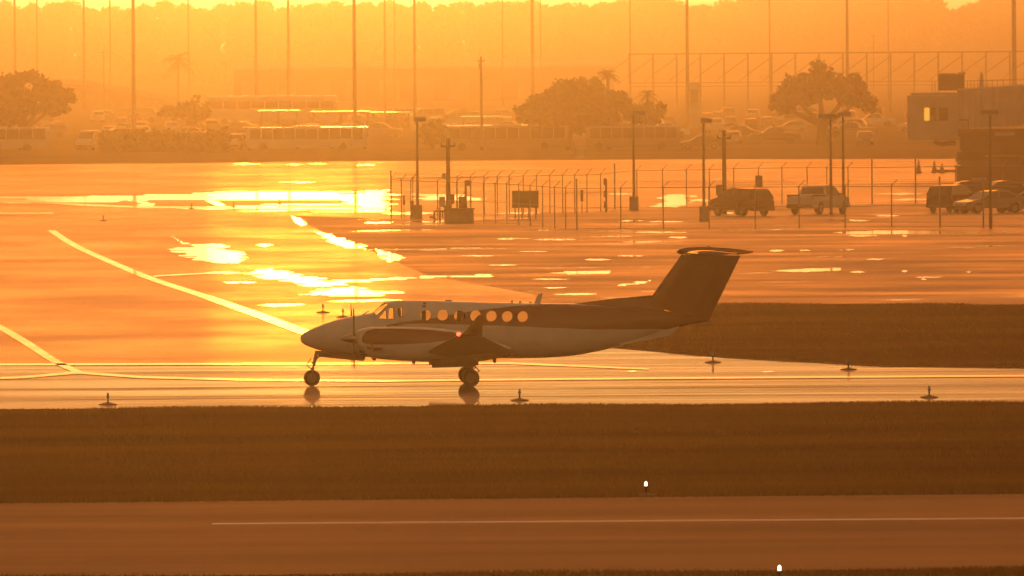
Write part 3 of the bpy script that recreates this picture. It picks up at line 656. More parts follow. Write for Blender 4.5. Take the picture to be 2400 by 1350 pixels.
# ------------------------------------------------------------------ puddles and painted lines
def wobble(pix, k=5, seed=0):
    """roughen a picture polygon: subdivide and push the edge up and down a little"""
    rr = random.Random(seed); out = []; n = len(pix); ys = [p[1] for p in pix]; xs_ = [p[0] for p in pix]; th = (max(ys) - min(ys)); w = max(xs_) - min(xs_)
    for i in range(n):
        a, b = pix[i], pix[(i + 1) % n]
        for j in range(k):
            u = j / k; out.append((a[0] + (b[0] - a[0]) * u + rr.uniform(-1, 1) * min(w * .02, 3) * (j > 0), a[1] + (b[1] - a[1]) * u + rr.uniform(-1, 1) * min(th * .07, .9)))
    return out
PZ = .0048; PN = [0]
def rows(pix, seed):
    """ragged, streaky version of a wide picture polygon: short horizontal runs with uneven ends"""
    rr = random.Random(seed); ys = [p[1] for p in pix]; y = min(ys) + .6; L_, R_ = [], []
    while y < max(ys) - .4:
        xs_ = []
        for (a, b), (c, d) in zip(pix, pix[1:] + pix[:1]):
            if (b > y) != (d > y): xs_.append(a + (c - a) * (y - b) / (d - b))
        if len(xs_) >= 2:
            x0, x1 = min(xs_), max(xs_); w = x1 - x0; h = rr.uniform(1.6, 4.2); e0, e1 = x0 + w * rr.uniform(-.10, .28), x1 + w * rr.uniform(-.28, .10)
            m = min(4, w * .045); L_ += [(e0 + m * rr.uniform(1, 3), y + .05), (e0, y + h * .5), (e0 + m * rr.uniform(1, 3), y + h - .05)]; R_ += [(e1 - m * rr.uniform(1, 3), y + .05), (e1, y + h * .5), (e1 - m * rr.uniform(1, 3), y + h - .05)]
            y += h
        else: y += 1
    return L_ + R_[::-1]
def puddle_poly(pix, seed=1, z=PZ, m='puddle'):
    PN[0] += 1; z = PZ + .00012 * PN[0]
    if max(p[1] for p in pix) - min(p[1] for p in pix) > 11 and max(p[0] for p in pix) - min(p[0] for p in pix) > 55: return sheet('puddle', GP(*rows(pix, seed)), z, M[m])
    o = sheet('puddle', GP(*wobble(pix, 5, seed)), z, M[m]); return o
def puddle(px, py, w, h, seed=1):
    rr = random.Random(seed * 31 + int(px)); n = 8; up, lo = [], []; tilt = rr.uniform(-.012, .004)
    for i in range(n + 1):
        u = i / n * 2 - 1; e = max(1 - abs(u) ** 1.6, 0) ** .8; x = px + w / 2 * u
        up.append((x, py + tilt * w * u - h / 2 * e * rr.uniform(.35, 1.0) - .05)); lo.append((x, py + tilt * w * u + h / 2 * e * rr.uniform(.35, 1.0) + .05))
    pix = up + lo[::-1]
    return puddle_poly(pix, seed)
for i, p in enumerate([
    [(400, 550), (420, 562), (450, 570), (520, 572), (545, 580), (590, 600), (580, 612), (500, 614), (445, 604), (395, 582), (430, 574)],
    [(560, 632), (640, 628), (700, 640), (770, 650), (815, 665), (770, 672), (700, 668), (640, 655), (580, 645)],
    [(716, 676), (830, 671), (930, 682), (945, 690), (860, 694), (740, 690)],
    [(780, 656), (900, 649), (1060, 643), (1160, 642), (1155, 647), (1050, 650), (900, 656), (800, 662)],
    [(682, 507), (705, 512), (720, 526), (705, 530), (690, 520)],
    [(735, 541), (770, 546), (800, 556), (840, 566), (870, 575), (860, 583), (820, 580), (790, 574), (765, 562)],
    [(880, 583), (920, 592), (960, 598), (950, 606), (910, 612), (890, 600)],
    [(800, 470), (850, 446), (915, 444), (930, 470), (915, 494), (860, 498), (820, 486)],
    [(300, 468), (330, 462), (360, 476), (380, 486), (330, 482)],
    [(1500, 462), (1560, 455), (1640, 456), (1650, 470), (1590, 486), (1520, 482), (1545, 472)],
    [(480, 470), (500, 468), (530, 480), (510, 484)],
    [(1800, 636), (1880, 630), (1972, 628), (1970, 634), (1890, 638)],
    [(2308, 722), (2420, 720), (2560, 720), (2560, 726), (2400, 728), (2320, 727)],
    [(1320, 636), (1430, 635), (1428, 642), (1330, 643)], [(1440, 664), (1525, 656), (1522, 664), (1450, 669)],
    [(-60, 462), (300, 451), (915, 446), (915, 468), (600, 466), (300, 470), (60, 475), (-60, 474)],
    [(960, 452), (1130, 456), (1130, 468), (960, 470)], [(1940, 544), (2080, 540), (2300, 543), (2280, 548), (2000, 550)],
]): puddle_poly(p, i + 3)
for i, (x, y, w, h) in enumerate([(660, 715, 110, 9), (560, 662, 80, 7), (540, 640, 60, 5), (620, 575, 42, 9), (800, 690, 200, 5), (860, 705, 190, 7), (1000, 707, 120, 5), (580, 384, 66, 5), (690, 386, 40, 4), (745, 384, 46, 4), (855, 387, 50, 5), (660, 456, 190, 9), (700, 427, 90, 4), (560, 450, 120, 6), (440, 458, 140, 6), (220, 463, 120, 5), (960, 500, 130, 8), (1020, 520, 150, 6), (890, 522, 70, 6),
    (1330, 640, 90, 5), (1400, 609, 66, 6), (1590, 557, 46, 6), (1820, 588, 36, 7), (1885, 587, 30, 5), (1985, 586, 40, 5), (2052, 608, 44, 6), (2010, 638, 40, 6), (2120, 636, 16, 6), (2180, 650, 70, 5), (2165, 655, 14, 6), (2270, 638, 12, 5), (2020, 553, 80, 6), (2120, 553, 14, 6), (2250, 580, 90, 5), (2360, 545, 80, 6), (2330, 577, 90, 4), (1990, 517, 100, 7), (2080, 506, 60, 5), (1300, 562, 110, 5), (1200, 560, 90, 5), (1250, 590, 70, 4), (1480, 600, 70, 4), (1560, 520, 90, 4), (1480, 518, 60, 5), (1760, 540, 160, 4), (1550, 545, 150, 4), (1350, 690, 110, 6), (1300, 675, 60, 4), (1290, 655, 90, 4), (1180, 622, 70, 4), (1120, 600, 80, 4),
    (1482, 871, 24, 7), (1800, 872, 30, 4), (1640, 470, 60, 8), (2110, 455, 120, 7), (2140, 468, 100, 6), (1450, 455, 70, 6), (1210, 500, 120, 4), (1240, 484, 90, 4), (1700, 500, 60, 4)]): puddle(x, y, w, h, i)
for i, (x, y, w, h) in enumerate([(560, 485, 220, 4), (720, 480, 240, 5), (830, 496, 200, 4), (640, 494, 160, 3), (470, 490, 120, 3)]): puddle(x, y, w, h, 500 + i)
for i, (x, y, w, h) in enumerate([(650, 261, 92, 4), (800, 262, 140, 4), (915, 262, 90, 4), (975, 270, 60, 3), (560, 266, 60, 3), (880, 252, 120, 2.5), (1060, 272, 60, 3), (1170, 275, 90, 3), (700, 300, 60, 3), (1270, 258, 40, 3), (250, 243, 60, 3), (270, 262, 70, 3), (1700, 262, 60, 3), (820, 284, 40, 3)]): puddle(x, y, w, h, 400 + i)  # extra water strips in the car park, added to glint as thin bright lines
def paint(name, pts, z, m='line_wet'):
    """painted line along picture points (x, y, half width in y)"""
    up = [(x, y - h) for x, y, h in pts]; lo = [(x, y + h) for x, y, h in pts]
    return sheet(name, GP(*(up + lo[::-1])), z, M[m])
def curve(pts, n=6):
    out = []; P = [pts[0]] + pts + [pts[-1]]
    for i in range(1, len(P) - 2):
        for j in range(n):
            t = j / n; out.append(tuple(.5 * (2 * b + (c - a) * t + (2 * a - 5 * b + 4 * c - d) * t * t + (3 * b - a - 3 * c + d) * t ** 3) for a, b, c, d in zip(P[i - 1], P[i], P[i + 1], P[i + 2])))
    return out + [pts[-1]]
def taxi_line(pts, wx, z=.018):
    """line whose width is given across x in picture pixels (it runs down the picture)"""
    q = curve(pts); a = [(x - wx(x) / 2, y) for x, y in q]; b = [(x + wx(x) / 2, y) for x, y in q]
    return sheet('painted_line', GP(*(a + b[::-1])), z, M['line_wet'])
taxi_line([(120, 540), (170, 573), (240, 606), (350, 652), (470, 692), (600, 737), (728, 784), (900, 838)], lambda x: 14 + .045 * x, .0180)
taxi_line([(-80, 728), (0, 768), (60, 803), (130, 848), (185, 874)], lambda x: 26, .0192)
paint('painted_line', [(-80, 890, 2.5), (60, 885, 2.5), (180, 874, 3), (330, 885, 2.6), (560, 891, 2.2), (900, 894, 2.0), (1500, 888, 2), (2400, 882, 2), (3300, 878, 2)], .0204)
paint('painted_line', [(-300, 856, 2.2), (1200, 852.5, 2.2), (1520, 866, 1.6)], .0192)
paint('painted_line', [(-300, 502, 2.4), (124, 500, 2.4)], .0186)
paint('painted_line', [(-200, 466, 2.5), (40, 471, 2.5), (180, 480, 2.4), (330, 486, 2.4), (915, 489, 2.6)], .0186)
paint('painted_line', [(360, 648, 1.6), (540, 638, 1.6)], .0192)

# ------------------------------------------------------------------ airfield lights
def edge_light(px, py, lens, label, h=.37, cat='airfield light', name='taxiway_light', grp='taxiway edge lights', zz=.0):
    p = G(px, py); p.z = zz; t = thing(name, label, cat, p, 0, grp)
    m = MB(); rr = [[(r * math.cos(a), r * math.sin(a), z) for a in [2 * math.pi * i / 20 for i in range(20)]] for r, z in ((.27, 0), (.27, .02), (.17, .045), (.06, .07), (.03, .08))]
    m.loft(rr); m.build('base_plate', M['dmetal'], t)
    m = MB(); m.tube((0, 0, .06), (0, 0, h - .14), .026, n=8); m.tube((0, 0, h - .16), (0, 0, h - .12), .05, n=10); m.build('stem', M['dmetal'], t)
    m = MB(); m.tube((0, 0, h - .12), (0, 0, h - .05), .036, .032, 10); m.ball((0, 0, h - .05), .033, .033, .04); m.build('lamp', M[lens], t)
    return t
for a in [(253, 949, 'taxiblue', 'small stake light with flat plate on the near taxiway edge, left of the aeroplane'), (1218, 939, 'taxiblue', 'small stake light with shiny plate beside the main wheels reflection'), (2178, 932, 'taxiblue', 'blue stake light at the near taxiway edge under the grass wedge'),
          (1671, 850, 'taxiblue', 'blue stake light on the taxiway just below the tail'), (1989, 867, 'taxiblue', 'blue stake light where the grass wedge meets the taxiway'), (757, 733, 'taxiblue', 'thin stake light standing above the aeroplane nose, farther from the propeller'), (804, 744, 'taxiblue', 'thin stake light standing right beside the upper propeller blade'),
          (242, 518, 'taxiblue', 'stake light alone on the orange apron above the curved line'), (449, 489, 'taxiblue', 'tiny stake light on the bright apron band, left of three'), (548, 486, 'taxiblue', 'tiny stake light in the middle of the bright apron band'), (655, 478, 'taxiblue', 'tiny stake light nearest the big puddle on the bright apron band')]:
    edge_light(a[0], a[1], a[2], a[3], zz=.005)
edge_light(1514, 1163, 'glint', 'lit white runway light on the far edge of the runway grass', .36, name='runway_light', grp='runway edge lights', zz=.003)
edge_light(1827, 1366, 'glint', 'lit white runway light at the near edge of the runway', .36, name='runway_light', grp='runway edge lights', zz=.002)

# ------------------------------------------------------------------ lamp posts, wooden poles, tall poles
def s_at(p): return FPX / p.y
def lamp_post(px, py, top, hx, label, heads=1, block=True, hb=None):
    b = G(px, py); b.z = .003; s = s_at(b); k = D(px, top, b.y); H = k.z - .003
    t = thing('lamp_post', label, 'lamp post', b, 0, 'lamp posts of the parking lot')
    if block:
        w = (hb or 22) / s; m = MB(); m.bbox((0, 0, .45), (w, w, .9), .03); m.build('concrete_base', M['concrete'], t)
    dx = D(px, py, b.y).x
    m = MB(); m.tube((0, 0, .02), (0, 0, H), .10, .065, 8); m.build('post', M['dmetal'], t)
    x0, x1 = (hx[0] - px) / s, (hx[1] - px) / s; off = (D(px, top, b.y).x - b.x)
    m = MB(); m.bbox(((x0 + x1) / 2, 0, H + .02), (abs(x1 - x0), .42, .26), .04); m.build('lamp_head', M['galv'], t)
    m = MB(); m.box(((x0 + x1) / 2, 0, H - .125), (abs(x1 - x0) * .75, .3, .03)); m.build('lamp_lens', M['lens'], t)
    return t
lamp_post(979, 514, 280, (971, 1001), 'lamp post with a chunky base inside the fenced corner, farthest left')
lamp_post(1486, 493, 266, (1484, 1514), 'lamp post on a concrete block right of the fenced compound')
lamp_post(1650, 518, 283, (1644, 1671), 'lamp post on a concrete block beside the dark estate car')
lamp_post(1948, 506, 272, (1919, 1965), 'twin headed lamp post behind the white pickup cab', block=False)
lamp_post(1977, 500, 268, (1966, 1996), 'single headed lamp post behind the white pickup bonnet', block=False)
lamp_post(2322, 537, 263, (2300, 2342), 'lamp post with a wide head in front of the boarding bridge', block=False)
def wood_pole(px, py, top, label, name='utility_pole', r=.16, arm=None, boxes=(), cat='utility pole', grp='wooden utility poles', mt='wood'):
    b = G(px, py); s = s_at(b); H = D(px, top, b.y).z
    t = thing(name, label, cat, b, 0, grp)
    m = MB(); m.tube((0, 0, 0), (0, 0, H), r, r * .7, 8); m.build('pole', M[mt], t)
    if arm:
        m = MB(); m.box((0, -.15, H - .5), (arm, .1, .12)); m.build('crossarm', M[mt], t)
        for k in (-.45, 0, .45):
            m = MB(); m.tube((k * arm, -.15, H - .44), (k * arm, -.15, H - .26), .05, .03, 6); m.build('insulator', M['dmetal'], t)
    for (x0, x1, y0, y1) in boxes:
        z0, z1 = D(px, y1, b.y).z, D(px, y0, b.y).z; w = (x1 - x0) / s
        m = MB(); m.bbox((((x0 + x1) / 2 - px) / s, -.1, (z0 + z1) / 2), (w, .3, z1 - z0), .03); m.build('equipment_box', M['galv'], t)
    return t
up1 = wood_pole(1051, 513, 324, 'wooden utility pole with a box on its side rising from the concrete block', arm=.9, boxes=[(1037, 1046, 406, 419)])
wood_pole(1698, 500, 306, 'wooden utility pole with a pale box low on it beside the dark estate car', arm=.9, boxes=[(1678, 1694, 433, 458)])
wood_pole(1129, 352, 132, 'wooden utility pole in the haze left of the bushy trees', arm=.7, boxes=[(1123, 1128, 148, 165)])
wood_pole(244, 262, 117, 'thin T shaped wooden pole in the haze above the left car park', arm=2.0, r=.14)
wood_pole(2048, 232, 78, 'thin mast with crossarms against the hazy wood', arm=1.6, r=.12)
TP = [(36, 262, .20, 'left edge'), (88, 250, .16, ''), (198, 266, .20, ''), (259, 250, .16, ''), (314, 308, .24, 'short stub'), (443, 250, .15, ''), (601, 268, .22, ''), (677, 282, .20, ''), (832, 318, .22, ''), (903, 262, .18, ''), (926, 244, .12, ''), (973, 292, .18, ''), (1179, 248, .13, ''), (1249, 272, .25, ''), (1268, 246, .13, ''), (1478, 262, .13, ''), (1612, 296, .22, ''), (1805, 258, .14, ''), (1987, 290, .20, ''), (2083, 246, .12, ''), (2378, 296, .30, '')]
TL = ['tall net pole nearest the left edge, above the oak tree', 'faint tall net pole over the left oak crown', 'tall net pole just right of the left oak', 'faint tall net pole beside the T shaped wooden pole', 'thick dark tall net pole between the hedge and the left palm', 'faint tall net pole behind the hazy palm', 'tall net pole crossing the front of the long white coach roof', 'tall net pole crossing the middle of the long white coach roof', 'dark tall net pole at the end of the long white coach roof', 'pale tall net pole right of the dark one past the coach', 'barely visible tall net pole between two darker ones', 'tall net pole above the fenced corner lamp post', 'barely visible tall net pole right of the wooden utility pole', 'thick tall net pole at the left end of the bushy trees', 'faint twin of the thick pole by the bushy trees', 'thin tall net pole at the start of the steel net frame', 'dark tall net pole beside the pale sign tower', 'faint tall net pole left of the domed oak', 'dark tall net pole over the right half of the domed oak', 'barely visible tall net pole beside the thin mast', 'thickest tall net pole at the right edge over the boarding bridge']
for (px, py, r, _), lb in zip(TP, TL):
    b = G(px, py); t = thing('tall_pole', lb, 'pole', b, 0, 'tall net poles in the haze')
    m = MB(); m.tube((0, 0, 0), (0, 0, 23.5), r * 1.15, r * .8, 8); m.build('shaft', M['wood'], t)
    m = MB(); m.tube((0, 0, 0), (0, 0, .6), r * 1.9, r * 1.6, 8); m.build('footing', M['concrete'], t)
# overhead cable from the pole by the compound
a = Vector(up1.location) + Vector((0, 0, D(1047, 328, up1.location.y).z)); e = D(860, 352, 1500); m = MB(); pts = []
for k in range(9):
    u = k / 8; q = a.lerp(e, u); q.z -= 1.2 * 4 * u * (1 - u) * .5; pts.append(q)
for k in range(8): m.tube(pts[k], pts[k + 1], .02, n=4)
tag(m.build('overhead_cable', M['black']), 'thin cable sagging left from the wooden pole at the compound', 'cable')

# ------------------------------------------------------------------ fences
def fence(name, posts, label, h=2.45, skip_mesh=(), arms=True, tall=()):
    P = [G(x, y) for x, y in posts]; o0 = P[0]; t = thing(name, label, 'fence', o0, 0, 'chain link fences of the parking lot')
    pr = MB(); pr.tube((0, 0, 0), (0, 0, h), .036, n=6)
    pa = MB(); pa.tube((0, 0, 0), (0, 0, h), .036, n=6); pa.tube((0, 0, h), (.34, 0, h + .36), .022, n=5); pa.tube((0, 0, h - .01), (0, 0, h + .04), .045, n=6)
    pt = MB(); pt.tube((0, 0, 0), (0, 0, h + .5), .05, n=6); pt.tube((0, 0, h + .48), (0, 0, h + .53), .06, n=6)
    me_a = pa.mesh('fence_post', M['galv']); me_t = pt.mesh('fence_post', M['galv'])
    for i, p in enumerate(P):
        link('fence_post', me_t if i in tall or not arms else me_a, t, p - o0)
    for nm, z, r, dx in (('top_rail', h - .03, .026, 0), ('mid_rail', h * .52, .016, 0), ('bottom_wire', .06, .012, 0), ('barbed_wire', h + .13, .009, .12), ('barbed_wire', h + .24, .009, .23), ('barbed_wire', h + .35, .009, .33)):
        m = MB()
        for a, b in zip(P, P[1:]): m.tube(a - o0 + Vector((dx, 0, z)), b - o0 + Vector((dx, 0, z)), r, n=4)
        m.build(nm, M['galv'], t)
    m = MB()
    for a, b in zip(P, P[1:]):
        a, b = a - o0, b - o0; m.add([a + Vector((0, .03, .05)), b + Vector((0, .03, .05)), b + Vector((0, .03, h - .05)), a + Vector((0, .03, h - .05))], [(0, 1, 2, 3)])
    m.build('chain_link', M['chainlink'], t); return t
fence('chain_link_fence', [(917, 511), (941, 513), (963, 514.5), (1026, 518), (1071, 520), (1104, 521), (1134, 522), (1161, 523.5), (1188, 525), (1216, 527.5), (1243, 530), (1272, 533), (1300, 535.5), (1326, 537.5), (1352, 538.5), (1455, 537.5), (1555, 537), (1662, 537), (1770, 535.5), (1873, 535), (1981, 535), (2090, 533.5), (2203, 534), (2305, 534), (2420, 533), (2540, 532)], 'near chain link fence with angled arms below the parked cars', tall=(0, 14, 22, 23))
fence('chain_link_fence', [(917, 508), (968, 506), (1072, 505), (1103, 504.5), (1135, 503.5), (1166, 502.5), (1194, 501.5), (1227, 501), (1258, 500), (1289, 499.5), (1319, 499), (1347, 498.5), (1376, 498), (1408, 496), (1441, 490), (1493, 485), (1553, 484), (1609, 483.5), (1663, 482), (1720, 479), (1778, 478), (1833, 477.5), (1892, 477), (1938, 477), (1988, 477), (2044, 477), (2146, 475), (2240, 473), (2350, 471), (2460, 470)], 'far chain link fence running behind the parked cars', tall=(14, 25, 26))

# ------------------------------------------------------------------ things in the fenced compound
def stand(px, py): p = G(px, py); p.z = .003; return p, s_at(p)
def zat(px, py, p): return D(px, py, p.y).z - p.z
p, s = stand(1077, 524); t = thing('concrete_block', 'low dark concrete block at the foot of the wooden utility pole', 'concrete block', p)
m = MB(); m.bbox((0, .8, .42), (68 / s, 1.6, .84), .04); m.build('block', M['concrete'], t); m = MB(); m.bbox((0, .8, .885), (72 / s, 1.7, .09), .02); m.build('coping', M['concrete'], t)
def cabinet(px, py, x0, x1, y0, y1, label, mt='galv', legs=2, depth=.5, name='electrical_cabinet', grp=None, cat='cabinet'):
    p, s = stand(px, py); t = thing(name, label, cat, p, 0, grp); z0, z1 = zat(px, y1, p), zat(px, y0, p); w = (x1 - x0) / s; cx = ((x0 + x1) / 2 - px) / s
    m = MB(); m.bbox((cx, 0, (z0 + z1) / 2), (w, depth, z1 - z0), .02); m.build('housing', M[mt], t)
    m = MB(); m.bbox((cx, -depth / 2 - .012, (z0 + z1) / 2), (w * .86, .02, (z1 - z0) * .86), .005); d = m.build('door', M[mt], t)
    m = MB(); m.box((cx + w * .33, -depth / 2 - .04, (z0 + z1) / 2), (.03, .04, .14)); m.build('handle', M['dmetal'], d)
    for k in range(legs):
        u = cx + (w * (-.38 + .76 * k / max(legs - 1, 1)) if legs > 1 else 0); m = MB(); m.tube((u, 0, 0), (u, 0, z0 + .02), .04, n=6); m.build('leg', M['galv'], t)
    return t
cabinet(1036, 512, 1029, 1044, 461, 485, 'pale electrical cabinet on legs left of the wooden utility pole', 'cream', 2, grp='cabinets in the fenced compound')
cabinet(1059, 509, 1051, 1066, 455, 477, 'dark electrical cabinet on one leg right of the wooden utility pole', 'dmetal', 1, grp='cabinets in the fenced compound')
cabinet(1084, 510, 1075, 1092, 461, 488, 'brown electrical cabinet over the right half of the concrete block', 'wood', 2, grp='cabinets in the fenced compound')
cabinet(1232, 512, 1200, 1263, 447, 487, 'wide dark cabinet on four legs in the fenced compound', 'dmetal', 4, .8, grp='cabinets in the fenced compound')
cabinet(966, 512, 961, 970, 471, 492, 'small brown box behind the first lamp post', 'wood', 1, .3, grp='cabinets in the fenced compound')
p, s = stand(1092, 513); t = thing('camera_post', 'short dark post with a camera housing beside the concrete block', 'camera post', p); z1 = zat(1092, 430, p)
m = MB(); m.tube((0, 0, 0), (0, 0, z1), .09, .07, 8); m.build('post', M['dmetal'], t); m = MB(); m.bbox((.1, 0, z1 + .02), (.36, .2, .34), .03); m.build('camera_housing', M['dmetal'], t); m = MB(); m.tube((0, 0, z1 - .5), (-.55, 0, z1 - 1.0), .025, n=5); m.build('brace', M['dmetal'], t)
p, s = stand(1421, 497); t = thing('gate_post', 'gate post carrying two stacked dark boxes at the end of the compound', 'gate post', p); z1 = zat(1421, 420, p)
m = MB(); m.tube((0, 0, 0), (0, 0, z1), .07, n=8); m.build('post', M['dmetal'], t)
for a, b in ((418, 434), (447, 462), (472, 488)):
    z0, z2 = zat(1421, b, p), zat(1421, a, p); m = MB(); m.bbox((-.06, -.05, (z0 + z2) / 2), (.22, .2, z2 - z0), .02); m.build('control_box', M['dmetal'], t)
p, s = stand(1364, 500); t = thing('notice_board', 'narrow dark notice on a thin post at the near fence corner', 'notice', p); z0, z1 = zat(1364, 472, p), zat(1364, 445, p)
m = MB(); m.box((0, -.03, (z0 + z1) / 2), (.19, .03, z1 - z0)); m.build('panel', M['dmetal'], t); m = MB(); m.tube((0, 0, 0), (0, 0, z1), .025, n=6); m.build('post', M['galv'], t)
p, s = stand(947, 511); t = thing('notice_board', 'narrow dark notice hanging inside the fenced corner at the far left', 'notice', p); z0, z1 = zat(947, 480, p), zat(947, 458, p)
m = MB(); m.box((0, -.03, (z0 + z1) / 2), (.14, .03, z1 - z0)); m.build('panel', M['dmetal'], t); m = MB(); m.tube((0, 0, 0), (0, 0, z1), .025, n=6); m.build('post', M['galv'], t)
p, s = stand(1779, 480); t = thing('sign', 'blue rectangular sign on a post by the far fence', 'sign', p); z0, z1 = zat(1779, 440, p), zat(1779, 411, p)
m = MB(); m.bbox((0, -.05, (z0 + z1) / 2), (17 / s, .04, z1 - z0), .006); m.build('sign_face', M['blue'], t); m = MB(); m.tube((0, 0, 0), (0, 0, z1), .03, n=6); m.build('post', M['galv'], t)
p, s = stand(1026, 516); t = thing('pipe_assembly', 'bent water pipe rising from the ground beside the concrete block', 'pipe', p)
m = MB(); m.path([(-.5, 0, .18), (-.25, 0, .18), (-.12, 0, 0)], [.07, .07, .07], 8); m.path([(-.22, 0, 0), (-.22, 0, .55), (.45, 0, .55), (.45, 0, .9)], [.06] * 4, 8); m.path([(.14, 0, 0), (.14, 0, .55)], [.06] * 2, 8); m.path([(.30, 0, .1), (.30, 0, .55)], [.045] * 2, 8); m.build('pipe', M['dmetal'], t)
m = MB(); m.tube((-.02, -.02, .55), (-.02, -.02, .72), .02, n=6); m.tube((-.1, 0, .72), (.06, 0, .72), .02, n=6); m.build('valve_wheel', M['dmetal'], t)
def cone_thing(px, py, h, label):
    p, s = stand(px, py); t = thing('traffic_cone', label, 'traffic cone', p, 0, 'traffic cones by the boarding bridge')
    m = MB(); m.tube((0, 0, .05), (0, 0, h), .24, .05, 12); m.build('cone', M['orange'], t); m = MB(); m.bbox((0, 0, .03), (.62, .62, .06), .01); m.build('base', M['black'], t)
    m = MB(); m.tube((0, 0, h * .55), (0, 0, h * .75), .152, .108, 12); m.build('reflective_band', M['white'], t)
cone_thing(2153, 406, 1.12, 'tall traffic cone beside the fence post, farthest from the boarding bridge'); cone_thing(2190, 405, 1.0, 'wide traffic cone between the other two'); cone_thing(2208, 406, .8, 'slim small traffic cone nearest the boarding bridge')
p, s = stand(2215, 404); t = thing('barrier_bar', 'low dark barrier bar lying behind the traffic cones', 'barrier', p); m = MB(); m.bbox((0, .5, .12), (2.0, .3, .2), .02); m.build('bar', M['bridge_dark'], t); 
for k in (-.8, .8): m = MB(); m.box((k, .5, .011), (.3, .6, .02)); m.build('foot', M['black'], t)
# ------------------------------------------------------------------ vehicles (front at local -x)
CARS = {
 'sedan': dict(L=4.7, W=1.80, body=[(0, .34), (.02, .62), (.18, .74), (1.25, .92), (1.30, .94), (3.55, .98), (4.55, .96), (4.70, .84), (4.70, .36)], cab=[(1.15, .92), (1.95, 1.40), (2.55, 1.46), (3.25, 1.41), (4.15, .96)], wheels=(.88, 3.62), r=.33),
 'suv': dict(L=4.6, W=1.86, body=[(0, .40), (.02, .86), (.12, 1.02), (.80, 1.14), (.85, 1.15), (3.5, 1.14), (4.52, 1.14), (4.60, .95), (4.60, .42)], cab=[(.78, 1.13), (1.55, 1.66), (2.4, 1.76), (3.9, 1.72), (4.15, 1.62), (4.55, 1.14)], wheels=(.86, 3.55), r=.37),
 'hatch': dict(L=4.1, W=1.75, body=[(0, .34), (.02, .65), (.2, .78), (1.0, .93), (1.05, .95), (3.2, 1.0), (4.05, 1.02), (4.1, .85), (4.1, .36)], cab=[(.95, .93), (1.75, 1.44), (2.3, 1.50), (3.4, 1.45), (4.02, 1.02)], wheels=(.78, 3.25), r=.31),
 'van': dict(L=5.3, W=1.98, body=[(0, .42), (.02, .85), (.2, 1.05), (.75, 1.22), (.80, 1.24), (3.0, 1.25), (5.25, 1.25), (5.3, 1.0), (5.3, .44)], cab=[(.7, 1.22), (1.35, 1.95), (1.8, 2.12), (4.95, 2.14), (5.15, 2.05), (5.27, 1.25)], wheels=(.95, 4.15), r=.36),
 'pickup': dict(L=5.6, W=1.98, body=[(0, .48), (.02, .95), (.15, 1.06), (1.35, 1.16), (1.40, 1.18), (3.55, 1.20), (5.55, 1.16), (5.6, 1.10), (5.6, .52)], cab=[(1.3, 1.16), (2.0, 1.72), (2.6, 1.86), (3.2, 1.84), (3.5, 1.76), (3.72, 1.19)], wheels=(1.0, 4.45), r=.40),
}
CM = {}
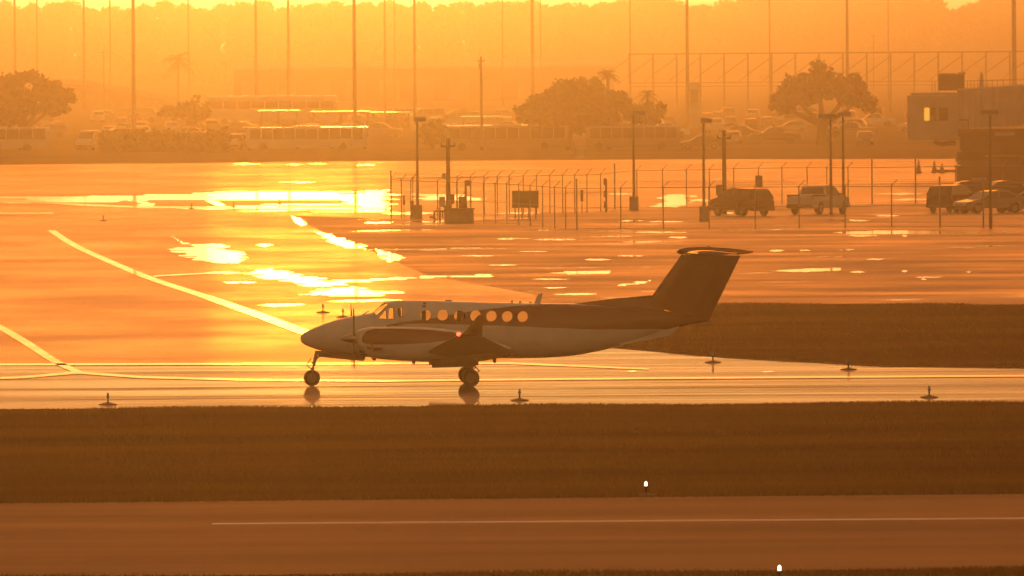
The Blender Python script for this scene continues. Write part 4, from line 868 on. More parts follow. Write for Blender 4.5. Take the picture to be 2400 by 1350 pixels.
def car_meshes(kind):
    if kind in CM: return CM[kind]
    c = CARS[kind]; W = c['W'] / 2; L = c['L']; r = c['r']; out = {}
    body = list(c['body'])
    # lower edge with wheel arches
    low = []
    for wx in reversed(c['wheels']):
        low += [(wx + (r + .07) * math.cos(a), max(body[0][1], .30) * 0 + r + (r + .07) * math.sin(a)) for a in [math.pi * k / 6 for k in range(0, 7)]]
    z0 = body[0][1]; low = [(x, max(z, z0 * .82)) for x, z in low]
    poly = body + [(L - .05, z0 * .82)] + low + [(.05, z0 * .82)]
    poly = [(x - L / 2, z) for x, z in poly]
    def yy(z, x): return W * (1 - .06 * max(0, (z - .55)) ** 1.0) * (1 - .10 * max(0, (abs(x) / (L / 2) - .8)) / .2)
    m = MB(); m.loft([[(x, -yy(z, x) + .04, z) for x, z in poly], [(x, -yy(z, x), z) for x, z in poly][:len(poly)], [(x, yy(z, x), z) for x, z in poly], [(x, yy(z, x) - .04, z) for x, z in poly]][1:3])
    # roof shell: cab minus glass
    cab = [(x - L / 2, z) for x, z in c['cab']]; zr = max(z for _, z in cab); zb = min(z for _, z in cab)
    def cy_(z): return W * (.95 - .17 * (z - zb) / (zr - zb))
    cabp = cab
    m.loft([[(x, -cy_(z), z) for x, z in cabp], [(x, cy_(z), z) for x, z in cabp]])
    out['body'] = m
    # side windows, windscreen, rear window as panes standing 6 mm proud
    g = []
    xs_ = sorted(cab); 
    def top(x):
        for (a, b), (e, f) in zip(cab, cab[1:]):
            if a <= x <= e: return b + (f - b) * (x - a) / (e - a)
        return zb
    spans = {'sedan': [(1.45, 2.45), (2.52, 3.75)], 'suv': [(1.3, 2.2), (2.27, 3.2), (3.27, 4.25)], 'hatch': [(1.25, 2.2), (2.27, 3.55)], 'van': [(1.05, 1.9), (2.0, 3.4), (3.5, 5.0)], 'pickup': [(1.6, 2.5), (2.57, 3.5)]}[kind]
    for a, b in spans:
        a, b = a - L / 2, b - L / 2; pts = []; n = 5
        up = [(a + (b - a) * k / n, max(top(a + (b - a) * k / n) - .09, zb + .06)) for k in range(n + 1)]; lo = [(b, zb + .05), (a, zb + .05)]
        for sg in (-1, 1):
            w = MB(); q = up + lo; w.loft([[(x, sg * (cy_(z) + .004), z) for x, z in q], [(x, sg * (cy_(z) - .02), z) for x, z in q]]); g.append(('side_window', w))
    (ax, az), (bx, bz) = cab[0], cab[1]; nx, nz = -(bz - az), (bx - ax); l = math.hypot(nx, nz); nx, nz = nx / l * .006, nz / l * .006
    w = MB(); q = [(ax + (bx - ax) * .08, az + (bz - az) * .08), (ax + (bx - ax) * .95, az + (bz - az) * .95)]
    w.loft([[(q[0][0] + k * nx, -cy_(q[0][1]) * .92, q[0][1] + k * nz), (q[0][0] + k * nx, cy_(q[0][1]) * .92, q[0][1] + k * nz), (q[1][0] + k * nx, cy_(q[1][1]) * .9, q[1][1] + k * nz), (q[1][0] + k * nx, -cy_(q[1][1]) * .9, q[1][1] + k * nz)] for k in (-2, 1)]); g.append(('windscreen', w))
    (ax, az), (bx, bz) = cab[-2], cab[-1]; nx, nz = -(bz - az), (bx - ax); l = math.hypot(nx, nz); nx, nz = nx / l * .006, nz / l * .006
    w = MB(); q = [(ax + (bx - ax) * .12, az + (bz - az) * .12), (ax + (bx - ax) * .85, az + (bz - az) * .85)]
    w.loft([[(q[0][0] + k * nx, -cy_(q[0][1]) * .88, q[0][1] + k * nz), (q[0][0] + k * nx, cy_(q[0][1]) * .88, q[0][1] + k * nz), (q[1][0] + k * nx, cy_(q[1][1]) * .88, q[1][1] + k * nz), (q[1][0] + k * nx, -cy_(q[1][1]) * .88, q[1][1] + k * nz)] for k in (-2, 1)]); g.append(('rear_window', w))
    out['glass'] = [(n_, w.mesh(n_, M['carglass'])) for n_, w in g]
    wl = []
    for wx in c['wheels']:
        for sg in (-1, 1):
            t = MB(); t.loft([[(wx - L / 2 + r * k * math.cos(a), sg * (W - .02 - y), r + r * k * math.sin(a)) for a in [2 * math.pi * i / 16 for i in range(16)]] for y, k in ((.22, .9), (.2, 1), (.03, 1), (0, .9), (-.005, .64))])
            h = MB(); h.loft([[(wx - L / 2 + r * k * math.cos(a), sg * (W - .02 - y), r + r * k * math.sin(a)) for a in [2 * math.pi * i / 12 for i in range(12)]] for y, k in ((.05, .62), (-.012, .62), (-.006, .2), (-.02, .02))])
            wl.append((t.mesh('wheel', M['rubber'], True), h.mesh('hubcap', M['galv'])))
    out['wheels'] = wl
    hl = []; zf = body[1][1] - .06; ze = body[-2][1] - .08
    for sg in (-1, 1):
        h = MB(); h.bbox((-L / 2 + .07, sg * W * .70, zf), (.16, .34, .14), .02); hl.append(('headlight', h.mesh('headlight', M['lens'])))
        h = MB(); h.bbox((L / 2 - .045, sg * W * .78, ze), (.10, .22, .24 if kind != 'suv' else .34), .02); hl.append(('tail_light', h.mesh('tail_light', M['redlens'])))
    for x_, nm in ((-L / 2 - .01, 'bumper'), (L / 2 + .01, 'bumper')):
        h = MB(); h.bbox((x_, 0, z0 + .06), (.12, W * 1.86, .2), .03); hl.append((nm, h.mesh(nm, M['black'])))
    for sg in (-1, 1):
        h = MB(); h.bbox((cab[0][0] + .42, sg * (W + .06), zb + .10), (.10, .18, .13), .02); hl.append(('wing_mirror', h.mesh('wing_mirror', M['black'])))
    if kind == 'pickup':
        h = MB(); h.box((4.62 - L / 2, 0, 1.175), (1.62, W * 1.72, .012)); hl.append(('load_bed', h.mesh('load_bed', M['black'])))
        for sg in (-1, 1): h = MB(); h.box((4.62 - L / 2, sg * (W - .09), 1.20), (1.75, .10, .10)); hl.append(('bed_rail', h.mesh('bed_rail', M['black'])))
    out['lights'] = hl; out['body_me'] = {}
    CM[kind] = out; return out
def car(kind, p, rz, paint_, label, group, cat='car', detail=2, name='parked_car'):
    c = car_meshes(kind)
    if paint_ not in c['body_me']: c['body_me'][paint_] = c['body'].mesh('body', M[paint_], False)
    t = thing(name, label, cat, p, rz, group); link('body', c['body_me'][paint_], t)
    for n_, me in c['glass']: link(n_, me, t)
    for w, h in c['wheels']:
        o = link('wheel', w, t)
        if detail > 1: link('hubcap', h, o)
    for n_, me in c['lights']:
        if detail > 1 or n_ in ('headlight', 'tail_light'): link(n_, me, t)
    return t
GP1 = 'vehicles parked in the fenced lot'
def cpos(px, py): p = G(px, py); p.z = .003; return p
car('suv', cpos(1739, 506), R(-55), 'cardark', 'dark estate car with bright roof parked between the lamp post and the pickup', GP1)
car('pickup', cpos(1918, 502), R(180 + 64), 'carwhite', 'white pickup truck with dark windows parked behind the fence', GP1, 'pickup truck', name='pickup_truck')
car('suv', cpos(2232, 498), R(180 + 66), 'cardark', 'dark tall car seen from behind below the boarding bridge', GP1)
car('sedan', cpos(2322, 500), R(30), 'carsilver', 'silver saloon parked right of the dark tall car', GP1)
car('sedan', cpos(2428, 496), R(-20), 'carwhite', 'pale saloon cut off by the right edge behind the fence', GP1)
car('hatch', cpos(2258, 476), R(12), 'cardark', 'dark hatchback hidden behind the dark tall car', GP1)
car('sedan', cpos(2345, 474), R(20), 'cardark', 'dark saloon with a bright roof under the shed', GP1)
car('sedan', cpos(1645, 350), R(0), 'cardark', 'dark saloon with a bright roofline on the road beyond the apron', 'vehicles on the far road', name='passing_car')

# ------------------------------------------------------------------ buses on the far road
def bus(x0, x1, ybase, ytop, label, name='bus', windows=9, body='carwhite', lit=(), depth=2.5, rzf=1, wtop=.93, wbot=.50, cat='bus', grp='buses on the far road', roofm=None, skirt=None):
    px = (x0 + x1) / 2; p = G(px, ybase); s = s_at(p); Lb = (x1 - x0) / s; H = D(px, ytop, p.y).z
    t = thing(name, label, cat, p, 0, grp); y0 = -depth / 2
    def rbox(zs): return [[(-Lb / 2 + a, y0 + b, z), (-Lb / 2 + a * .3 + .02, y0 + b + .15, z), (-Lb / 2 + a * .3 + .02, -y0 - b - .15, z), (-Lb / 2 + a, -y0 - b, z), (Lb / 2 - a, -y0 - b, z), (Lb / 2 - a * .3 - .02, -y0 - b - .15, z), (Lb / 2 - a * .3 - .02, y0 + b + .15, z), (Lb / 2 - a, y0 + b, z)] for z, a, b in zs]
    m = MB(); m.loft(rbox([(.35, .12, .02), (.6, .08, 0), (H * .75, .10, 0), (H - .18, .16, .04), (H - .05, .32, .14), (H, .55, .30)])); m.build('body', M[body], t)
    n = windows; a0 = -Lb / 2 + .45; w = (Lb - .9) / n
    me = MB(); me.bbox((0, y0 - .004, H * (wtop + wbot) / 2), (w - .10, .03, H * (wtop - wbot)), .01); me = me.mesh('window', M['carglass'])
    for k in range(n): link('window', me, t, (a0 + w * (k + .5), 0, 0))
    for k in range(n): link('window', me, t, (a0 + w * (k + .5), depth + .008, 0))
    wm = MB(); wm.loft([[(.45 * q * math.cos(a), y, .46 + .46 * q * math.sin(a)) for a in [2 * math.pi * i / 16 for i in range(16)]] for y, q in ((y0 - .01, .8), (y0 + .02, 1), (y0 + .3, 1), (y0 + .32, .8))]); wm = wm.mesh('wheel', M['rubber'])
    for fx in (-.36, .30):
        link('wheel', wm, t, (fx * Lb, 0, 0)); link('wheel', wm, t, (fx * Lb, depth - .32, 0))
    m = MB(); m.bbox((0, 0, H + .07), (min(3.0, Lb * .3), 1.5, .16), .04); m.build('roof_unit', M[body], t)
    for sg in (-1, 1): m = MB(); m.bbox((-Lb / 2 + .02, sg * .85, .85), (.1, .3, .2), .02); m.build('headlight', M['lens'], t)
    return t
bus(-150, 118, 354, 299, 'white bus with dark windows below the left oak', windows=8)
bus(576, 862, 353, 298, 'long white bus with a dark window band left of the compound', windows=10)
bus(1042, 1335, 353, 295, 'dull bus with a bright roofline behind the lamp post and wooden pole', windows=10, body='cargold')
bus(1372, 1596, 352, 295, 'pale bus with a bright roofline right of the bushy trees', windows=8, body='carsilver')
bus(484, 790, 290, 224, 'long white coach with a gleaming rounded roof deep in the car park', windows=9, name='coach', grp=None, cat='coach', wtop=.80, wbot=.55, depth=3)
p = G(210, 352); car('van', p, R(78), 'carwhite', 'white van with a gleaming rounded roof beside the dark hedge', 'vehicles on the far road', 'van', name='passing_van')
p = G(286, 345); car('van', p, R(15), 'cargold', 'beige van half hidden behind the left end of the dark hedge', 'vehicles on the far road', 'van', name='passing_van')
p = G(556, 354); car('pickup', p, R(180 + 75), 'carwhite', 'white pickup with a glinting lamp between the hedge and the bus', 'vehicles on the far road', 'pickup truck', name='passing_pickup')
# made-up flat roofs among the cars, added to catch the sun as bright streaks
def glint_roof(x0, x1, y, Y, depth, label):
    c = D((x0 + x1) / 2, y, Y); a, b = D(x0, y, Y), D(x1, y, Y); H = c.z; Lc = (b - a).length; t = thing('glint_roof', label, 'glint_roof', (c.x, Y, 0), math.atan2(b.y - a.y, b.x - a.x), 'added glint roofs in the car park')
    m = MB(); m.box((0, depth / 2, H - .09), (Lc, depth, .18)); m.build('roof', M['glintroof'], t)
    n = max(int(Lc / 4), 2); pm = MB(); pm.tube((0, 0, 0), (0, 0, H - .17), .09, n=6); pm = pm.mesh('post', M['dmetal'])
    for k in range(n + 1):
        for yy in (.4, depth - .4): link('post', pm, t, (-Lc / 2 + .3 + (Lc - .6) * k / n, yy, 0))
    return t
glint_roof(530, 786, 226, 2760, 26, 'long added flat roof catching sun glint above the white coach')
glint_roof(604, 700, 259, 2120, 16, 'added flat roof catching sun glint between the two tall poles over the long bus')
glint_roof(728, 866, 261, 2140, 16, 'added flat roof catching sun glint at the foot of the dark tall pole')
glint_roof(868, 962, 263, 2150, 16, 'added glint roof shining left of the fenced corner lamp post')
glint_roof(690, 862, 297.5, 1705, 9, 'added bright edged glint roof directly behind the right half of the long bus')
glint_roof(1048, 1238, 294, 1690, 12, 'added bright edged glint roof behind the dull bus')
glint_roof(1080, 1182, 273, 2030, 14, 'faint added glint roof left of the bushy trees')
# bin and bollard on the verge
p = G(1363, 373); t = thing('litter_bin', 'pale litter bin on the grass verge below the bushy trees', 'litter bin', p); s = s_at(p)
m = MB(); m.bbox((0, 0, .62), (.8, .7, 1.1), .05); m.build('body', M['cream'], t); m = MB(); m.bbox((0, 0, 1.24), (.9, .8, .14), .04); m.build('lid', M['galv'], t)
p = G(1343, 360); t = thing('bollard', 'thin pale bollard left of the litter bin', 'bollard', p); m = MB(); m.tube((0, 0, 0), (0, 0, 1.4), .12, n=10); m.build('post', M['cream'], t); m = MB(); m.tube((0, 0, 1.1), (0, 0, 1.25), .125, n=10); m.build('reflective_band', M['white'], t)
# pale sign tower
p = G(1628, 300); t = thing('sign_tower', 'pale tapering sign tower in the car park left of the domed oak', 'sign tower', p); s = s_at(p); H = D(1628, 196, p.y).z
m = MB(); m.bbox((0, 0, H / 2), (26 / s, .8, H), .06); m.build('shaft', M['cream'], t); m = MB(); m.bbox((0, 0, H + .1), (30 / s, 1.0, .2), .04); m.build('cap', M['cream'], t); m = MB(); m.box((0, -.42, H * .72), (18 / s, .03, H * .3)); m.build('sign_face', M['carsilver'], t)

# ------------------------------------------------------------------ the far car park
KINDS_ = ['sedan', 'suv', 'hatch', 'van', 'sedan', 'suv', 'pickup']; PAINTS = ['carwhite', 'carsilver', 'cardark', 'carwhite', 'carsilver', 'carred', 'carblue', 'cargold']
WORD = {'carwhite': 'white', 'carsilver': 'silver', 'cardark': 'dark', 'carred': 'red', 'carblue': 'blue', 'cargold': 'beige'}
KW = {'sedan': 'saloon', 'suv': 'tall estate car', 'hatch': 'hatchback', 'van': 'van', 'pickup': 'pickup'}
LMK = [(0, 'under the left oak'), (200, 'beside the T shaped pole'), (314, 'at the thick tall pole'), (430, 'under the small round tree'), (600, 'in front of the coach'), (760, 'at the tail of the coach'), (850, 'past the dark tall pole'), (973, 'above the fenced corner'), (1129, 'behind the wooden utility pole'), (1300, 'under the bushy trees'), (1460, 'under the short palm'), (1628, 'by the pale sign tower'), (1740, 'left of the domed oak'), (1925, 'under the domed oak'), (2060, 'right of the domed oak'), (2200, 'behind the boarding bridge'), (2400, 'at the right edge')]
ROWN = ['front row', 'second row', 'third row', 'fourth row', 'fifth row', 'last row']
cr = random.Random(11); seen = {}
for ri, yb in enumerate((338, 324, 311, 299, 288, 279)):
    x = -40.0 + cr.uniform(0, 40)
    while x < 2440:
        if ri == 0 and x < 1715: x += 60; continue
        if ri <= 1 and 2130 < x: x += 60; continue
        if ri <= 1 and 1880 < x < 1985: x += 30; continue
        if ri >= 3 and 480 < x < 790: x += 60; continue
        k = cr.choice(KINDS_); pt = cr.choice(PAINTS); p = G(x, yb + cr.uniform(-1, 1)); s = s_at(p)
        side = cr.random() < .45; ang = cr.choice((0, 180)) + cr.uniform(-8, 8) if side else cr.choice((90, 270)) + cr.uniform(-9, 9)
        lm = min(LMK, key=lambda q: abs(q[0] - x))[1]
        lab = f"{WORD[pt]} {KW[k]} {'side on' if side else 'end on'} in the {ROWN[ri]} {lm}"
        for pt2 in [pt] + sorted(WORD):
            lab = f"{WORD[pt2]} {KW[k]} {'side on' if side else 'end on'} in the {ROWN[ri]} {lm}"
            if lab not in seen: break
        pt = pt2; seen[lab] = 1
        car(k, p, R(ang), pt, lab, 'cars in the hazy far car park', cat='van' if k == 'van' else 'pickup truck' if k == 'pickup' else 'car', detail=1)
        x += (CARS[k]['L'] * (1 if side else .42) + cr.uniform(1.0, 2.4)) * s * (1.25 if cr.random() < .75 else 3)
# ------------------------------------------------------------------ trees
def tree(name, label, base, crowns, trunk_r, leaf=.34, n=900, group=None, limbs=5, m='leaf', seed=1, trunk_base=None):
    """base: picture foot; crowns: picture ellipses (cx, cy, rx, ry)"""
    p = G(*base); s = s_at(p); t = thing(name, label, 'tree', p, 0, group); rr = random.Random(seed)
    C, Rr, N = [], [], []
    for cx, cy_, rx, ry in crowns:
        q = D(cx, cy_, p.y) - p; a, b = rx / s, ry / s
        C.append((q.x, rr.uniform(-.5, .5) * a, q.z)); Rr.append((a, max(a, b) * .9, b)); N.append(int(n * (a * b) ** .8 / 4) + 40)
    # break each crown into lumps
    C2, R2, N2 = [], [], []
    for c, r, k in zip(C, Rr, N):
        for j in range(16):
            d = Vector((rr.gauss(0, 1), rr.gauss(0, 1), rr.gauss(0, 1))).normalized() * rr.uniform(.45, 1.0)
            f = rr.uniform(.15, .36); C2.append((c[0] + d.x * r[0], c[1] + d.y * r[1], c[2] + d.z * r[2])); R2.append((r[0] * f, r[1] * f, r[2] * f * 1.05)); N2.append(max(int(k / 15), 8))
        C2.append(c); R2.append((r[0] * .7, r[1] * .7, r[2] * .7)); N2.append(int(k / 10))
    o = link('crown', leaf_mesh('crown', C2, R2, N2, leaf * .85, M[m], .22), t)
    mb = MB(); zc = min(c[2] for c in C); zt_ = zc * .55 + .3
    mb.path([(0, 0, 0), (.08 * trunk_r, 0, zt_ * .5), (0, 0, zt_)], [trunk_r * 1.25, trunk_r, trunk_r * .9], 8); mb.build('trunk', M['bark'], t)
    for j, c in enumerate(C[:limbs] if len(C) > 2 else [C[0]] * 3):
        mb = MB(); e = Vector(c) + Vector((rr.uniform(-.5, .5), rr.uniform(-.5, .5), 0)) * (2 if len(C) <= 2 else 1); a = Vector((0, 0, zt_ * .92)); mid = a.lerp(e, .5) + Vector((0, 0, -.12 * (e - a).length * .3))
        mb.path([a, mid, e], [trunk_r * .62, trunk_r * .42, trunk_r * .16], 6); mb.build('limb', M['bark'], t)
    return t
tree('oak_tree', 'dark spreading oak cut off by the left edge', (57, 352), [(-10, 215, 75, 48), (60, 205, 60, 42), (120, 225, 42, 36), (150, 235, 26, 26), (40, 245, 62, 36), (-40, 265, 70, 50), (128, 258, 20, 14)], .5, n=1500, seed=3)
tree('oak_tree', 'dark domed oak with forked trunk right of the sign tower', (1928, 340), [(1925, 195, 62, 42), (1862, 215, 52, 40), (1985, 212, 46, 36), (1830, 240, 34, 24), (2020, 238, 28, 26), (2036, 252, 14, 12), (1845, 258, 26, 10), (1905, 232, 26, 12)], .60, n=1700, seed=4)
tree('round_tree', 'small dark round tree in front of the coach', (455, 318), [(458, 256, 36, 26), (425, 262, 22, 16), (480, 268, 20, 16), (395, 262, 24, 14)], .2, n=900, seed=5)
tree('bushy_tree', 'large bushy tree leaning left of the tall palm', (1335, 352), [(1345, 225, 70, 46), (1290, 245, 60, 36), (1240, 268, 40, 24), (1390, 240, 50, 46), (1340, 275, 70, 32), (1270, 280, 60, 22), (1375, 205, 32, 26)], .32, n=1700, seed=6, group='bushy trees before the net frame')
tree('bushy_tree', 'lower bushy tree right of the tall palm', (1445, 345), [(1440, 235, 42, 26), (1470, 262, 44, 28), (1420, 280, 40, 24)], .24, n=1200, seed=7, group='bushy trees before the net frame')
tree('bushy_tree', 'bushy tree under the short palm', (1535, 340), [(1530, 262, 32, 26), (1550, 255, 16, 14), (1505, 272, 28, 20)], .22, n=1200, seed=8, group='bushy trees before the net frame')
tree('bush', 'dark round bush behind the first lamp post', (1015, 350), [(1015, 300, 30, 26), (1005, 320, 26, 20), (1045, 310, 22, 20)], .14, n=900, seed=9, limbs=2)
def palm(label, base, crown, rpx, n=22, seed=1, group='palms in the haze', trunk_r=.18):
    p = G(*base); s = s_at(p); t = thing('palm_tree', label, 'palm', p, 0, group); rr = random.Random(seed); H = D(crown[0], crown[1], p.y).z; dx = (D(crown[0], crown[1], p.y) - p).x; L = rpx / s
    m = MB(); m.path([(0, 0, 0), (dx * .4, 0, H * .5), (dx, 0, H)], [trunk_r * 1.2, trunk_r, trunk_r * .85], 8); m.build('trunk', M['bark'], t)
    for k in range(n):
        a = 2 * math.pi * k / n + rr.uniform(-.2, .2); el = rr.uniform(-.5, 1.25); l = L * rr.uniform(.8, 1.1); m = MB(); pts = []
        for j in range(6):
            u = j / 5; e2 = el - 1.5 * u * u; pts.append(Vector((dx, 0, H)) + Vector((math.cos(a) * math.cos(el) * l * u, math.sin(a) * math.cos(el) * l * u, l * u * math.sin(el) - .55 * l * u * u)))
        sd = Vector((-math.sin(a), math.cos(a), 0))
        for j in range(5):
            w0, w1 = .30 * L * math.sin(math.pi * (j + .25) / 5.4) * .5, .30 * L * math.sin(math.pi * (j + 1.25) / 5.4) * .5
            for sg in (-1, 1):
                for q in range(3):
                    a0 = pts[j].lerp(pts[j + 1], q / 3); a1 = pts[j].lerp(pts[j + 1], (q + .75) / 3); tip = a1 + sd * sg * (w0 + w1) / 2 * 1.5 + Vector((0, 0, -.18 * L * .6)) + (pts[j + 1] - pts[j]) * .6
                    m.add([a0, a1, tip], [(0, 1, 2)])
        m.build('frond', M['leaf'], t)
    return t
palm('tall palm rising out of the bushy trees', (1428, 350), (1424, 176), 34, seed=2, n=26)
palm('short palm right of the bushy trees', (1522, 342), (1517, 222), 30, seed=3)
palm('pale hazy palm standing alone above the left car park', (418, 262), (418, 138), 44, seed=4, n=26)
# hedges
def hedge(x0, x1, yb, yt, label, seed, dep=1.4, n=2600):
    a, b = G(x0, yb), G(x1, yb); s = s_at(a); H = D(x0, yt, a.y).z; L = (b - a).length; c = (a + b) / 2; t = thing('hedge', label, 'hedge', c, math.atan2(b.y - a.y, b.x - a.x)); rr = random.Random(seed); C, Rr, N = [], [], []
    k = int(L / .9)
    for i in range(k):
        u = -L / 2 + L * (i + .5) / k; h = H * rr.uniform(.86, 1.0); C.append((u, rr.uniform(-.2, .2), h * .5)); Rr.append((.85, dep / 2, h * .52)); N.append(n // k)
    link('foliage', leaf_mesh('foliage', C, Rr, N, .26, M['leaf_dry']), t)
    m = MB(); m.box((0, 0, H * .42), (L * .98, dep * .6, H * .84)); m.build('stems', M['bark'], t)
hedge(236, 528, 357, 303, 'long dark clipped hedge between the van and the pickup', 1)
# dark verge line of shrubs far behind
# ------------------------------------------------------------------ net frame on the right
pA, pB = G(1476, 268), G(2480, 262)
nf = thing('net_frame', 'long steel frame of posts and slanting braces across the hazy field', 'steel frame', pA, math.atan2(pB.y - pA.y, pB.x - pA.x)); LF = (pB - pA).length; Hn = D(1476, 127, pA.y).z; n = 19; dxn = LF / (n - 1)
me = MB(); me.box((0, 0, Hn / 2), (.24, .24, Hn)); me = me.mesh('post', M['bridge_dark'])
mb_ = MB(); mb_.tube((0, 0, Hn - .6), (-dxn * .95, -.1, Hn - 3.2), .07, n=5); mb_.tube((-dxn * .95, -.1, Hn - 3.2), (-dxn * 1.35, -.1, Hn - 4.4), .05, n=5); mb_ = mb_.mesh('brace', M['bridge_dark'])
for k in range(n): link('post', me, nf, (dxn * k, 0, 0)); link('brace', mb_, nf, (dxn * k, 0, 0))
for nm, z, w in (('top_rail', Hn, .2), ('mid_rail', Hn * .52, .12), ('lower_rail', Hn * .5 - .4, .08)):
    m = MB(); m.box((LF / 2, .02, z), (LF + .3, w * .8, w)); m.build(nm, M['bridge_dark'], nf)
# long low warehouse and ramp in the haze
pw = D(995, 200, 3300); pw.z = 0; t = thing('warehouse', 'long low pale roofed building lost in the haze before the wood', 'warehouse', pw); s = FPX / 3300; Lw = 890 / s; Hw = D(995, 153, 3300).z
m = MB(); m.box((0, 0, Hw / 2 - .3), (Lw, 18, Hw - .6)); m.build('wall', M['bridge_dark'], t)
m = MB(); m.loft([[(-Lw / 2 - .5, -9.6, Hw - .6), (-Lw / 2 - .5, -9.6, Hw - .15), (-Lw / 2 - .5, 0, Hw + .9), (-Lw / 2 - .5, 9.6, Hw - .15), (-Lw / 2 - .5, 9.6, Hw - .6)], [(Lw / 2 + .5, -9.6, Hw - .6), (Lw / 2 + .5, -9.6, Hw - .15), (Lw / 2 + .5, 0, Hw + .9), (Lw / 2 + .5, 9.6, Hw - .15), (Lw / 2 + .5, 9.6, Hw - .6)]]); m.build('roof', M['cream'], t)
me = MB(); me.bbox((0, -9.03, 2.2), (4.2, .08, 4.2), .02); me = me.mesh('loading_door', M['galv'])
for k in range(11): link('loading_door', me, t, (-Lw / 2 + Lw * (k + .5) / 11, 0, 0))
# curved ramp road on an embankment, left
m = MB(); pr = [(-900, 188), (-200, 186), (170, 196), (260, 208), (360, 228), (470, 250), (560, 268)]; Yr = 2900; rings = []
for x, y in curve(pr, 4):
    q = D(x, y, Yr); rings.append([(q.x, Yr - 1, q.z), (q.x, Yr + 9, q.z), (q.x, Yr + 12, min(q.z, 0) - .4), (q.x, Yr - 3.0, min(q.z, 0) - .4)])
m.loft(rings); o = m.build('ramp_road', M['concrete']); o['kind'] = 'structure'
m = MB(); rings = []
for x, y in curve(pr, 4):
    q = D(x, y, Yr); rings.append([(q.x, Yr - 1.3, q.z - .1), (q.x, Yr - 1.3, q.z + .8), (q.x, Yr - 1.02, q.z + .8), (q.x, Yr - 1.02, q.z - .1)])
m.loft(rings); tag(m.build('ramp_parapet', M['cream']), 'pale curving parapet of the ramp above the left car park', 'parapet')

# ------------------------------------------------------------------ boarding bridge and shed on the right
B0 = G(2245, 424); B0.z = 0.003; Yb = B0.y; s = FPX / Yb
def bz(y): return D(2245, y, Yb).z
def bx(x): return (x - 2245) / s
t = thing('boarding_bridge', 'pale boarding bridge with a square cab and window slot given a painted sunset glow at the right edge', 'boarding bridge', B0)
m = MB(); m.bbox((bx(2188), 0, (bz(222) + bz(328)) / 2), (bx(2250) - bx(2127), 3.6, bz(222) - bz(328)), .14); cab = m.build('cab', M['bridge'], t)
for x0, x1, mt in ((2166, 2178, 'glint2'), (2182, 2194, 'carglass'), (2201, 2221, 'carglass')):
    m = MB(); m.bbox(((bx(x0) + bx(x1)) / 2, -1.81, (bz(252) + bz(282)) / 2), (bx(x1) - bx(x0), .06, bz(252) - bz(282)), .015); m.build('window', M['glowwin' if mt == 'glint2' else mt], cab)
m = MB(); m.box((bx(2176), -1.95, bz(243)), (bx(2195) - bx(2158), .35, .07)); m.build('window_hood', M['bridge'], cab)
m = MB(); m.bbox((bx(2190), -.0, bz(219)), (bx(2240) - bx(2132), 3.4, .16), .05); m.build('cab_roof', M['galv'], t)
m = MB(); Lt = 19.0; rr = []
for k in range(80):
    x = bx(2246) + Lt * k / 79; dz = (k / 79) * 1.1; w = 1.5 - (.05 if k % 2 else 0); rr.append([(x, -w, bz(302) + dz * .8), (x, -w, bz(208) + dz - .12), (x, -w + .15, bz(208) + dz), (x, w - .15, bz(208) + dz), (x, w, bz(208) + dz - .12), (x, w, bz(302) + dz * .8)])
m.loft(rr); m.build('tunnel', M['bridge'], t)
m = MB(); m.bbox((bx(2231), .2, (bz(174) + bz(212)) / 2), (bx(2262) - bx(2200), 1.6, bz(174) - bz(212)), .05); ac = m.build('air_conditioner', M['dmetal'], t)
m = MB(); m.box((bx(2222), .2, bz(173)), (bx(2241) - bx(2202), 1.5, .10)); m.box((bx(2256), .2, bz(172)), (bx(2264) - bx(2246), 1.5, .16)); m.build('unit_lid', M['galv'], ac)
m = MB(); m.tube((bx(2302), 0, bz(215)), (bx(2302), 0, bz(178)), .26, .12, 12); m.tube((bx(2302), 0, bz(178)), (bx(2302), 0, bz(170)), .10, .08, 10); m.build('roof_vent', M['cream'], t)
for k, x in enumerate((2185, 2192, 2268, 2276, 2284, 2292, 2314, 2326, 2338, 2352)):
    m = MB(); m.tube((bx(x), -1.2, bz(222 if x < 2200 else 210)), (bx(x), -1.2, bz(190)), .022, n=5); m.build('rail_post', M['dmetal'], t)
m = MB(); m.tube((bx(2264), -1.2, bz(190)), (bx(2420), -1.2, bz(186)), .02, n=5); m.build('hand_rail', M['dmetal'], t)
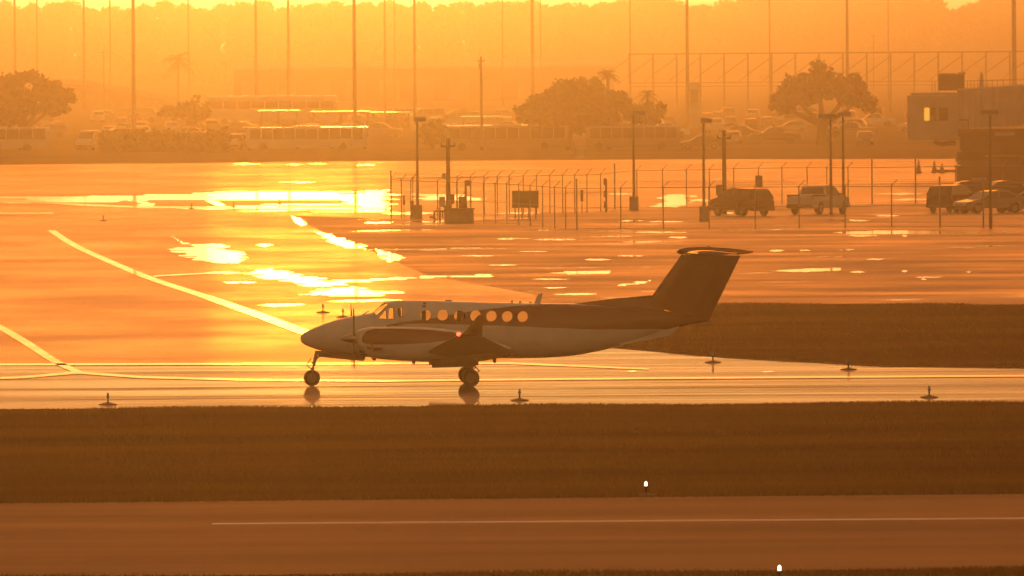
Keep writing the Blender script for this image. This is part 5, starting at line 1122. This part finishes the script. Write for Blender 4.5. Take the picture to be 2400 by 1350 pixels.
m = MB(); m.path([(bx(2190), 0, bz(330)), (bx(2205), 0, bz(338)), (bx(2240), 0, bz(334))], [.2, .16, .2], 8); m.build('steering_gear', M['dmetal'], t)
for x in (2260, 2330): 
    m = MB(); m.box((bx(x), .6, bz(302) / 2), (.5, .5, bz(302))); m.build('support_column', M['bridge_dark'], t)
S0 = G(2246, 433); S0.z = .003; t = thing('service_shed', 'dark brown service deck with a yellow rail under the boarding bridge', 'service deck', S0); Ys = S0.y; s2 = FPX / Ys
def sz(y): return D(2246, y, Ys).z
Ls = 17.0
for y0, y1, dep, off in ((302, 320, 3.4, 0), (323, 352, 3.0, .12), (355, 386, 3.2, -.05), (389, 432, 2.9, -.12)):
    m = MB(); m.bbox((Ls / 2 + off, 0, (sz(y0) + sz(y1)) / 2), (Ls, dep, sz(y0) - sz(y1)), .03); m.build('wall_panel', M['bridge_dark'], t)
for y in (321.5, 353.5, 387.5): m = MB(); m.box((Ls / 2 + .1, 0, sz(y)), (Ls - .2, 2.8, .10)); m.build('floor_beam', M['dmetal'], t)
m = MB(); m.tube((2.0, -1.75, sz(367)), (Ls, -1.75, sz(366)), .07, n=6); m.build('yellow_rail', M['yellow'], t)
for k in range(11): m = MB(); m.tube((2.0 + 1.3 * k, -1.75, sz(386)), (2.0 + 1.3 * k, -1.75, sz(366.5)), .04, n=5); m.build('rail_post', M['dmetal'], t)
for x0, x1, y0, y1 in ((2332, 2378, 311, 319), (2276, 2312, 416, 424)): m = MB(); m.box((((x0 + x1) / 2 - 2246) / s2, -1.76, (sz(y0) + sz(y1)) / 2), ((x1 - x0) / s2, .08, sz(y0) - sz(y1))); m.build('light_panel', M['bridge'], t)
m = MB(); m.box((bx(2250) * 0 - .16, -1.5, sz(372)), (.16, .4, .55)); m.build('end_lamp', M['bridge'], t)
m = MB(); m.tube((.75, -1.8, sz(302)), (.75, -1.8, sz(282)), .05, n=6); m.box((.4, -1.8, sz(281)), (.75, .3, .1)); m.build('mast_lamp', M['dmetal'], t)
